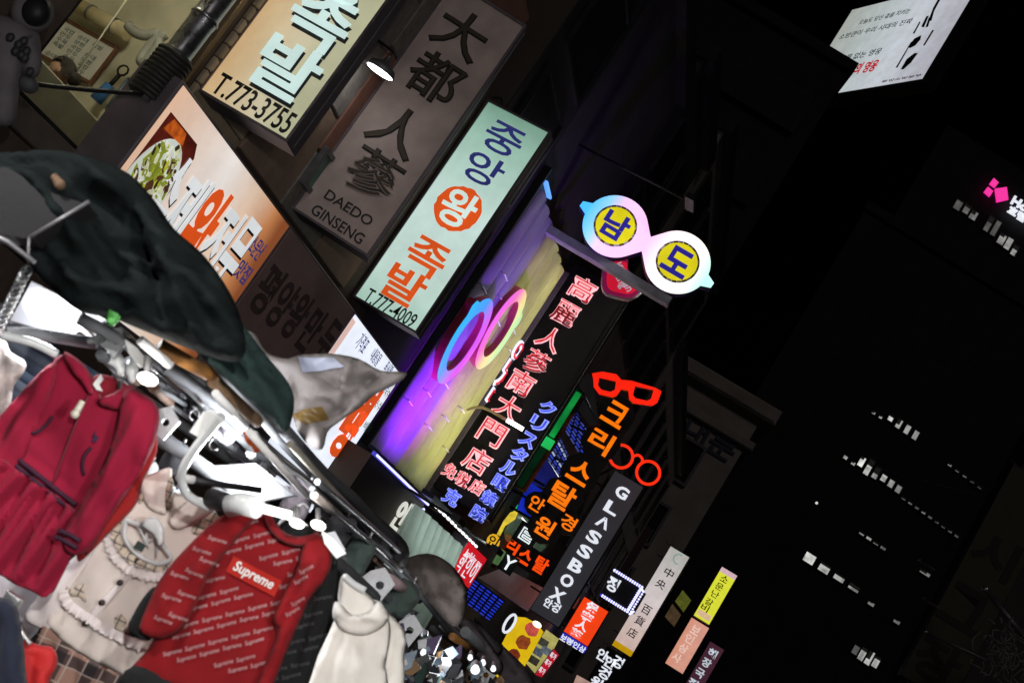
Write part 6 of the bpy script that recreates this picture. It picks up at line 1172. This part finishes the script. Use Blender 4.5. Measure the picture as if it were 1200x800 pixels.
MB().prism([p_], .0, .09).build('board_body', mat('dark_canopy_paint', (.007, .007, .008), .8, 0), cb_); e_ = f_.sts([(106, 238), (36, 280), (34, 308)]); MB().tube([(a[0], -.012, a[1]) for a in e_[:2]], .004, 6).build('edge_profile', M_gray, cb_); MB().tube([(a[0], -.01, a[1]) for a in e_[1:]], .0035, 6).build('edge_profile', M_gray, cb_)
e_ = f_.sts([(-40, 262), (12, 286), (44, 310)]); MB().tube([(a[0], -.02, a[1]) for a in e_], .006, 6).build('edge_profile', M_gray, cb_)
kn = MB(); 
for k in range(3): kn.ball((f_.st(66 + k * 3, 210 + k * 4)[0], -.012, f_.st(66 + k * 3, 210 + k * 4)[1]), .008 + .002 * k)
kn.build('knot', mat('brown_rope', (.12, .07, .04), .8), cb_)
ch = MB(); pp = [P3(30 - k * 3.1, 318 + k * 6.4, 2.85) for k in range(16)]
for a in pp: ch.tube([a + _R0 * .012 * math.cos(i) + _Z * .018 * math.sin(i) for i in range(6)], .004, 5, True)
o_ = ch.build('sparkling_chain', M_steel, None, None, 'silver chain hanging left of the glaring flood lamp', 'chain')
M_sack = mat('grey_mesh_sack', (.20, .18, .175), .7, scale=4, var=.22, bump=.35, bscale=260)
f_ = CF(390, 450, 3.6); sk = thing('grey_sack', 'grey mesh sack with blue and brown tape patches lying on the stall roof', 'sack', f_)
o, fk = cloth('sack_cloth', [(286, 388), (300, 392), (312, 412), (336, 420), (350, 416), (386, 414), (420, 420), (446, 434), (476, 436), (468, 448), (440, 462), (424, 476), (398, 494), (384, 506), (378, 526), (362, 522), (346, 500), (340, 470), (316, 436), (296, 416)], f_, M_sack, sk, .09, .09, [((330, 420), (400, 470), 8, .04), ((476, 436), (370, 460), 5, -.03), ((440, 440), (380, 500), 5, -.03), ((346, 440), (346, 500), 5, -.04), ((410, 425), (398, 470), 5, .03)], [(1.2, .14, .01, 0)], .03, .012, crump=.035, cs=6, seed=73, soften=.6, rid=.02, rf=9, rang=1.2, hard=.09, hf=(3.2, 8.5), ha=.3)
quilt('tape_patch', f_.sts([(350, 420), (392, 422), (404, 432), (356, 440)]), mat('pale_blue_tape', (.36, .40, .52), .35), sk, fk, -.004); quilt('tape_patch', f_.sts([(338, 486), (378, 478), (386, 492), (360, 500)]), mat('brown_tape', (.16, .10, .03), .35), sk, fk, -.004)
f_ = CF(510, 680, 5.5); bt_ = thing('brown_cover', 'brown canvas cover slumped over the stall roof before the red script sign', 'tarpaulin', f_)
cloth('canvas', [(474, 656), (500, 648), (522, 656), (538, 672), (548, 694), (544, 722), (532, 734), (512, 716), (490, 692), (476, 676)], f_, mat('brown_canvas', (.075, .06, .052), .8, scale=5, bump=.5), bt_, .16, .14, [((490, 655), (525, 720), 6, .05), ((510, 655), (540, 715), 5, -.05), ((525, 665), (545, 700), 4, .05)], [(.9, .2, .02, 0)], .05, .026, crump=.06, cs=5, seed=74, soften=.4, rid=.02, rf=9, rang=1.2, hard=.09, hf=(3.2, 8.5), ha=.3)
for i, (pp_, d, lb) in enumerate((([(536, 728), (552, 726), (566, 742), (590, 778), (580, 790), (556, 768)], 7.2, 'nearer mauve bundle of covers at the stall end'), ([(580, 752), (598, 764), (622, 790), (630, 820), (596, 820), (584, 790)], 8.6, 'farther mauve bundle of covers at the stall end'), ([(556, 722), (572, 740), (590, 756), (582, 768), (560, 748)], 8, 'slim dark bundle between the mauve bundles'), ([(430, 596), (470, 628), (480, 648), (470, 668), (452, 650), (424, 616)], 5.0, 'black rolled cover on the stall roof beside the cream neon letters'))):
    f_ = CF(sum(p[0] for p in pp_) / len(pp_), sum(p[1] for p in pp_) / len(pp_), d); t = thing('cover_bundle', lb, 'bundle', f_, 'rolled covers on the stall roof')
    cloth('rolled_cloth', pp_, f_, mat(['mauve_cover', 'mauve_cover', 'dark_cover', 'black_cover'][i], [(.11, .09, .10), (.11, .09, .10), (.05, .045, .05), (.02, .02, .022)][i], .7, scale=5, bump=.4), t, .12, .1, [((pp_[0][0] + 4, pp_[0][1]), (pp_[3][0], pp_[3][1]), 4, .05)], (), .05, .03, crump=.06, cs=6, seed=80 + i, soften=.6, rid=.02, rf=9, rang=1.2, hard=.09, hf=(3.2, 8.5), ha=.3)
rc = thing('rolled_cover', 'long roll of dark cover cloth lying along the stall roof edge', 'tarpaulin'); px_tube([(330, 500, 3.4), (380, 555, 3.9), (420, 590, 4.3), (462, 640, 5.0)], .02, 12).build('roll', mat('dark_cover_cloth', (.045, .045, .05), .7, scale=8, bump=.6), rc); px_tube([(340, 520, 3.38), (390, 574, 3.85), (450, 636, 4.7)], .01, 8).build('rope', mat('pale_rope', (.24, .22, .18), .8), rc)

# unseen string of bulbs added to light the clothes from the front
lsx = thing('fill_lamp_string', 'string of white market bulbs hung over the aisle beside the stall', 'lamp')
LS = [(-2.15, 1.45, 2.35), (.15, -.55, 2.5), (1.5, .2, 2.5)]
MB().tube([(-3.0, 2.0, 2.6)] + [(x, y_, z_ + .12) for x, y_, z_ in LS] + [(3, .5, 2.7)], .008, 6).build('wire', M_black, lsx)
for (x, y_, z_), pw in zip(LS, (95, 330, 260)):
    MB().ball((x, y_, z_), .04, .04, .05).build('bulb', emi('fill_bulb', (1, .97, .93), 10, dirt=0), lsx); MB().tube([(x, y_, z_ + .04), (x, y_, z_ + .12)], .02, 8).build('socket', M_black, lsx); point('fill_light_source', (x, y_, z_ - .07), pw, (1, .97, .95), .05)

# ---------------------------------------------------- the woman in the upstairs window and the astronaut figure
def skin(name, nodes, edges, m, parent, lev=2, root=0):
    me = bpy.data.meshes.new(name); me.from_pydata([n[0] for n in nodes], edges, []); me.materials.append(m); o = put(bpy.data.objects.new(name, me), parent)
    sk_ = o.modifiers.new('skin', 'SKIN'); sk_.use_smooth_shade = True
    for i, n in enumerate(nodes): me.skin_vertices[0].data[i].radius = (n[1], n[2] if len(n) > 2 else n[1])
    me.skin_vertices[0].data[root].use_root = True; ss = o.modifiers.new('sub', 'SUBSURF'); ss.levels = ss.render_levels = lev
    dg = bpy.context.evaluated_depsgraph_get(); m2 = bpy.data.meshes.new_from_object(o.evaluated_get(dg)); o.modifiers.clear(); o.data = m2
    return o
H = Vector(hitx(70, 86, -6.45)); fdir = (-_R0 + Vector((0, 0, -.35))).normalized(); ldir = Vector((-_Fh.x, -_Fh.y, 0)).normalized()   # she looks towards image left, slightly down; ldir points at the viewer
wm = thing('person', 'woman with dark hair and dark jacket seated inside the upstairs kitchen window, in profile', 'person')
M_skin = mat('skin_tone', (.50, .30, .22), .5, var=.1, scale=12, bump=.05); M_hair = mat('black_hair', (.018, .012, .01), .45, scale=40, var=.4, bump=.6); M_jk = fabric('dark_jacket', (.035, .03, .028)); M_tan = fabric('tan_sleeve', (.26, .18, .10))
up = Vector((0, 0, 1)); bk = -Vector((fdir.x, fdir.y, 0)).normalized()
N_ = H - up * .13 + bk * .02; Ch = H - up * .36 + bk * .08; Pv = H - up * .72 + bk * .16; Sh1 = H - up * .25 + bk * .06 + ldir * .18; Sh2 = H - up * .25 + bk * .06 - ldir * .18
El1 = Sh1 - up * .26 - bk * .12 + ldir * .05; Wr1 = H - up * .16 - bk * .17 + ldir * .1; El2 = Sh2 - up * .28 - bk * .08; Wr2 = El2 - bk * .24 + up * .02
Kn1 = Pv - bk * .42 + ldir * .1; Kn2 = Pv - bk * .42 - ldir * .1; An1 = Kn1 - up * .44; An2 = Kn2 - up * .44
bd_ = skin('body', [(Pv, .16, .13), (Ch, .17, .12), (N_ - up * .04, .055), (H - up * .05, .05), (Sh1, .065), (El1, .045), (Wr1, .03), (Sh2, .065), (El2, .045), (Wr2, .03), (Kn1, .075), (An1, .05), (Kn2, .075), (An2, .05)],
     [(0, 1), (1, 2), (2, 3), (1, 4), (4, 5), (5, 6), (1, 7), (7, 8), (8, 9), (0, 10), (10, 11), (0, 12), (12, 13)], M_jk, wm)
def headmesh():
    mb = MB(); vs = []; fs = []; nu, nv = 28, 20; sd = fdir.cross(up).normalized(); uu = sd.cross(fdir).normalized()
    for i in range(nv + 1):
        th = math.pi * i / nv
        for k in range(nu):
            ph = 2 * math.pi * k / nu; z = math.cos(th); x = math.sin(th) * math.cos(ph); y_ = math.sin(th) * math.sin(ph)
            r_ = 1.0; zz = z * .115; jaw = max(0, -z); xx = x * (.095 if x > 0 else .1) * (1 - .12 * jaw); yy = y_ * .073 * (1 - .3 * jaw)
            if x > .6: xx += .028 * math.exp(-((z + .15) / .16) ** 2 - (y_ / .16) ** 2) + .008 * math.exp(-((z + .5) / .1) ** 2 - (y_ / .25) ** 2) + .014 * math.exp(-((z + .82) / .16) ** 2 - (y_ / .3) ** 2) - .010 * math.exp(-((z - .08) / .12) ** 2 - ((abs(y_) - .38) / .2) ** 2)
            vs.append(H + fdir * xx + sd * yy + uu * zz)
    for i in range(nv):
        for k in range(nu): fs.append((i * nu + k, i * nu + (k + 1) % nu, (i + 1) * nu + (k + 1) % nu, (i + 1) * nu + k))
    return mb.quad_add(vs, fs, True), sd, uu
hm, sd, uu = headmesh(); hm.build('head', M_skin, wm); hd_ = COL.objects[-1]
for s_ in (1, -1):
    e_ = H + fdir * .078 + sd * .032 * s_ + uu * .012; MB().ball(e_, .011).build('eye', mat('eye_white', (.6, .58, .55), .2), hd_); MB().ball(e_ + fdir * .008, .006).build('pupil', M_ink, hd_)
    MB().ball(H + sd * .074 * s_ - fdir * .008, .018, .014, .028).build('ear', M_skin, hd_); MB().tube([e_ + uu * .02 - sd * .016, e_ + uu * .024 + sd * .016], .004, 6).build('eyebrow', M_hair, hd_)
MB().tube([H + fdir * .088 - uu * .055 - sd * .018, H + fdir * .096 - uu * .057, H + fdir * .088 - uu * .055 + sd * .018], .006, 8).build('lips', mat('lip_tone', (.42, .14, .12), .4), hd_)
hb = MB(); vs = []; fs = []; nu, nv = 24, 14
for i in range(nv + 1):
    th = .62 * math.pi * i / nv
    for k in range(nu):
        ph = 2 * math.pi * k / nu; fx = math.cos(ph); drop = 1 if fx < -.1 else .5; t2 = th * drop
        vs.append(H - fdir * .012 + uu * .012 + fdir * math.sin(t2) * fx * .112 + sd * math.sin(t2) * math.sin(ph) * .09 + uu * math.cos(t2) * .128 + sd * .004 * math.sin(k * 5 + i))
for i in range(nv):
    for k in range(nu): fs.append((i * nu + k, i * nu + (k + 1) % nu, (i + 1) * nu + (k + 1) % nu, (i + 1) * nu + k))
hb.quad_add(vs, fs, True).ball(H - fdir * .12 - uu * .02, .05, .05, .06).build('hair', M_hair, wm)
MB().tube(smooth_loop([tuple(Sh1 + ldir * .01), tuple(El1 + ldir * .012), tuple(El1.lerp(Wr1, .5) + ldir * .01), tuple(El1.lerp(Wr1, .85))], 5, False), .074, 14, r2=.045).build('sleeve', M_tan, wm)
def hand(Wp, d, side, parent):
    d = d.normalized(); side = (side - d * side.dot(d)).normalized(); nrm = d.cross(side)
    nodes = [(Wp, .022, .018), (Wp + d * .05, .034, .015), (Wp + d * .08, .036, .014)]; ed = [(0, 1), (1, 2)]
    for i, (o_, L_) in enumerate(((-.03, .05), (-.01, .06), (.01, .056), (.03, .044))):
        b = len(nodes); nodes += [(Wp + d * .088 + side * o_, .0095), (Wp + d * (.088 + L_ * .55) + side * o_ * 1.1 + nrm * .012, .0085), (Wp + d * (.088 + L_ * .85) + side * o_ * 1.1 + nrm * .035, .0075)]; ed += [(2, b), (b, b + 1), (b + 1, b + 2)]
    b = len(nodes); nodes += [(Wp + d * .035 - side * .035, .011), (Wp + d * .065 - side * .055 + nrm * .015, .009)]; ed += [(1, b), (b, b + 1)]
    return skin('hand', nodes, ed, M_skin, parent, 1)
hand(Wr1, up * .6 + bk * .6, ldir, wm); hand(Wr2, -bk, ldir, wm)
MB().bbox(-.25, .25, -.22, .22, -.05, 0).build('stool', M_dark, None, None, 'dark stool under the woman at the upstairs window', 'stool'); o_ = COL.objects[-1]; o_.location = Pv - up * .14
lz = MB()
for a, b in ((-.2, -.17), (.2, -.17), (-.2, .17), (.2, .17)): lz.tube([(a, b, -.05), (a, b, -.42)], .02, 6)
for i, (a, b) in enumerate(((-.2, -.17), (.2, -.17), (-.2, .17), (.2, .17))): MB().tube([(a, b, -.05), (a, b, Pv.z * 0 - (Pv.z - .14 - 2.3))], .02, 6).build('leg', M_dark, o_)

af = thing('astronaut_figure', 'dim grey white astronaut figure with dark patches mounted left of the upstairs window', 'figure')
M_suit = mat('dusty_space_suit', (.10, .088, .095), .7, scale=7, var=.35)
q_ = lambda px, py, d=7.0: P3(px, py, d)
skin('suit', [(q_(8, 62), .15), (q_(22, 40), .14), (q_(30, 30), .07), (q_(37, 44), .075), (q_(38, 70), .065), (q_(34, 94), .055), (q_(-12, 28), .08), (q_(-40, 50), .07), (q_(-10, 92), .10), (q_(-30, 130), .09), (q_(6, 100), .09), (q_(0, 150), .085)], [(0, 1), (1, 2), (1, 3), (3, 4), (4, 5), (1, 6), (6, 7), (0, 8), (8, 9), (0, 10), (10, 11)], M_suit, af)
MB().ball(q_(38, 14), .115, .115, .12, 20, 14).build('helmet', M_suit, af); MB().ball(q_(42, 14, 6.94), .085, .075, .085, 18, 12).build('visor', mat('black_visor', (.01, .01, .012), .5, spec=.2), COL.objects[-1])
MB().ball(q_(33, 99), .06, .06, .05).build('glove', mat('dark_glove', (.05, .05, .055), .6), af)
for p in ((22, 52), (28, 48), (31, 60), (25, 64), (29, 68), (18, 60), (12, 44), (35, 84)): MB().ball(q_(*p, 6.86), .024, .02, .028, 8, 6).build('patch', mat('dark_suit_patch', (.02, .02, .024), .6), af)
MB().tube([q_(10, 60), q_(10, 60) + Vector((-.5, .1, 0))], .02).build('mount', M_black, af)

COL.objects.unlink(_fo) if False else None
bpy.data.objects.remove(_fo, do_unlink=True)
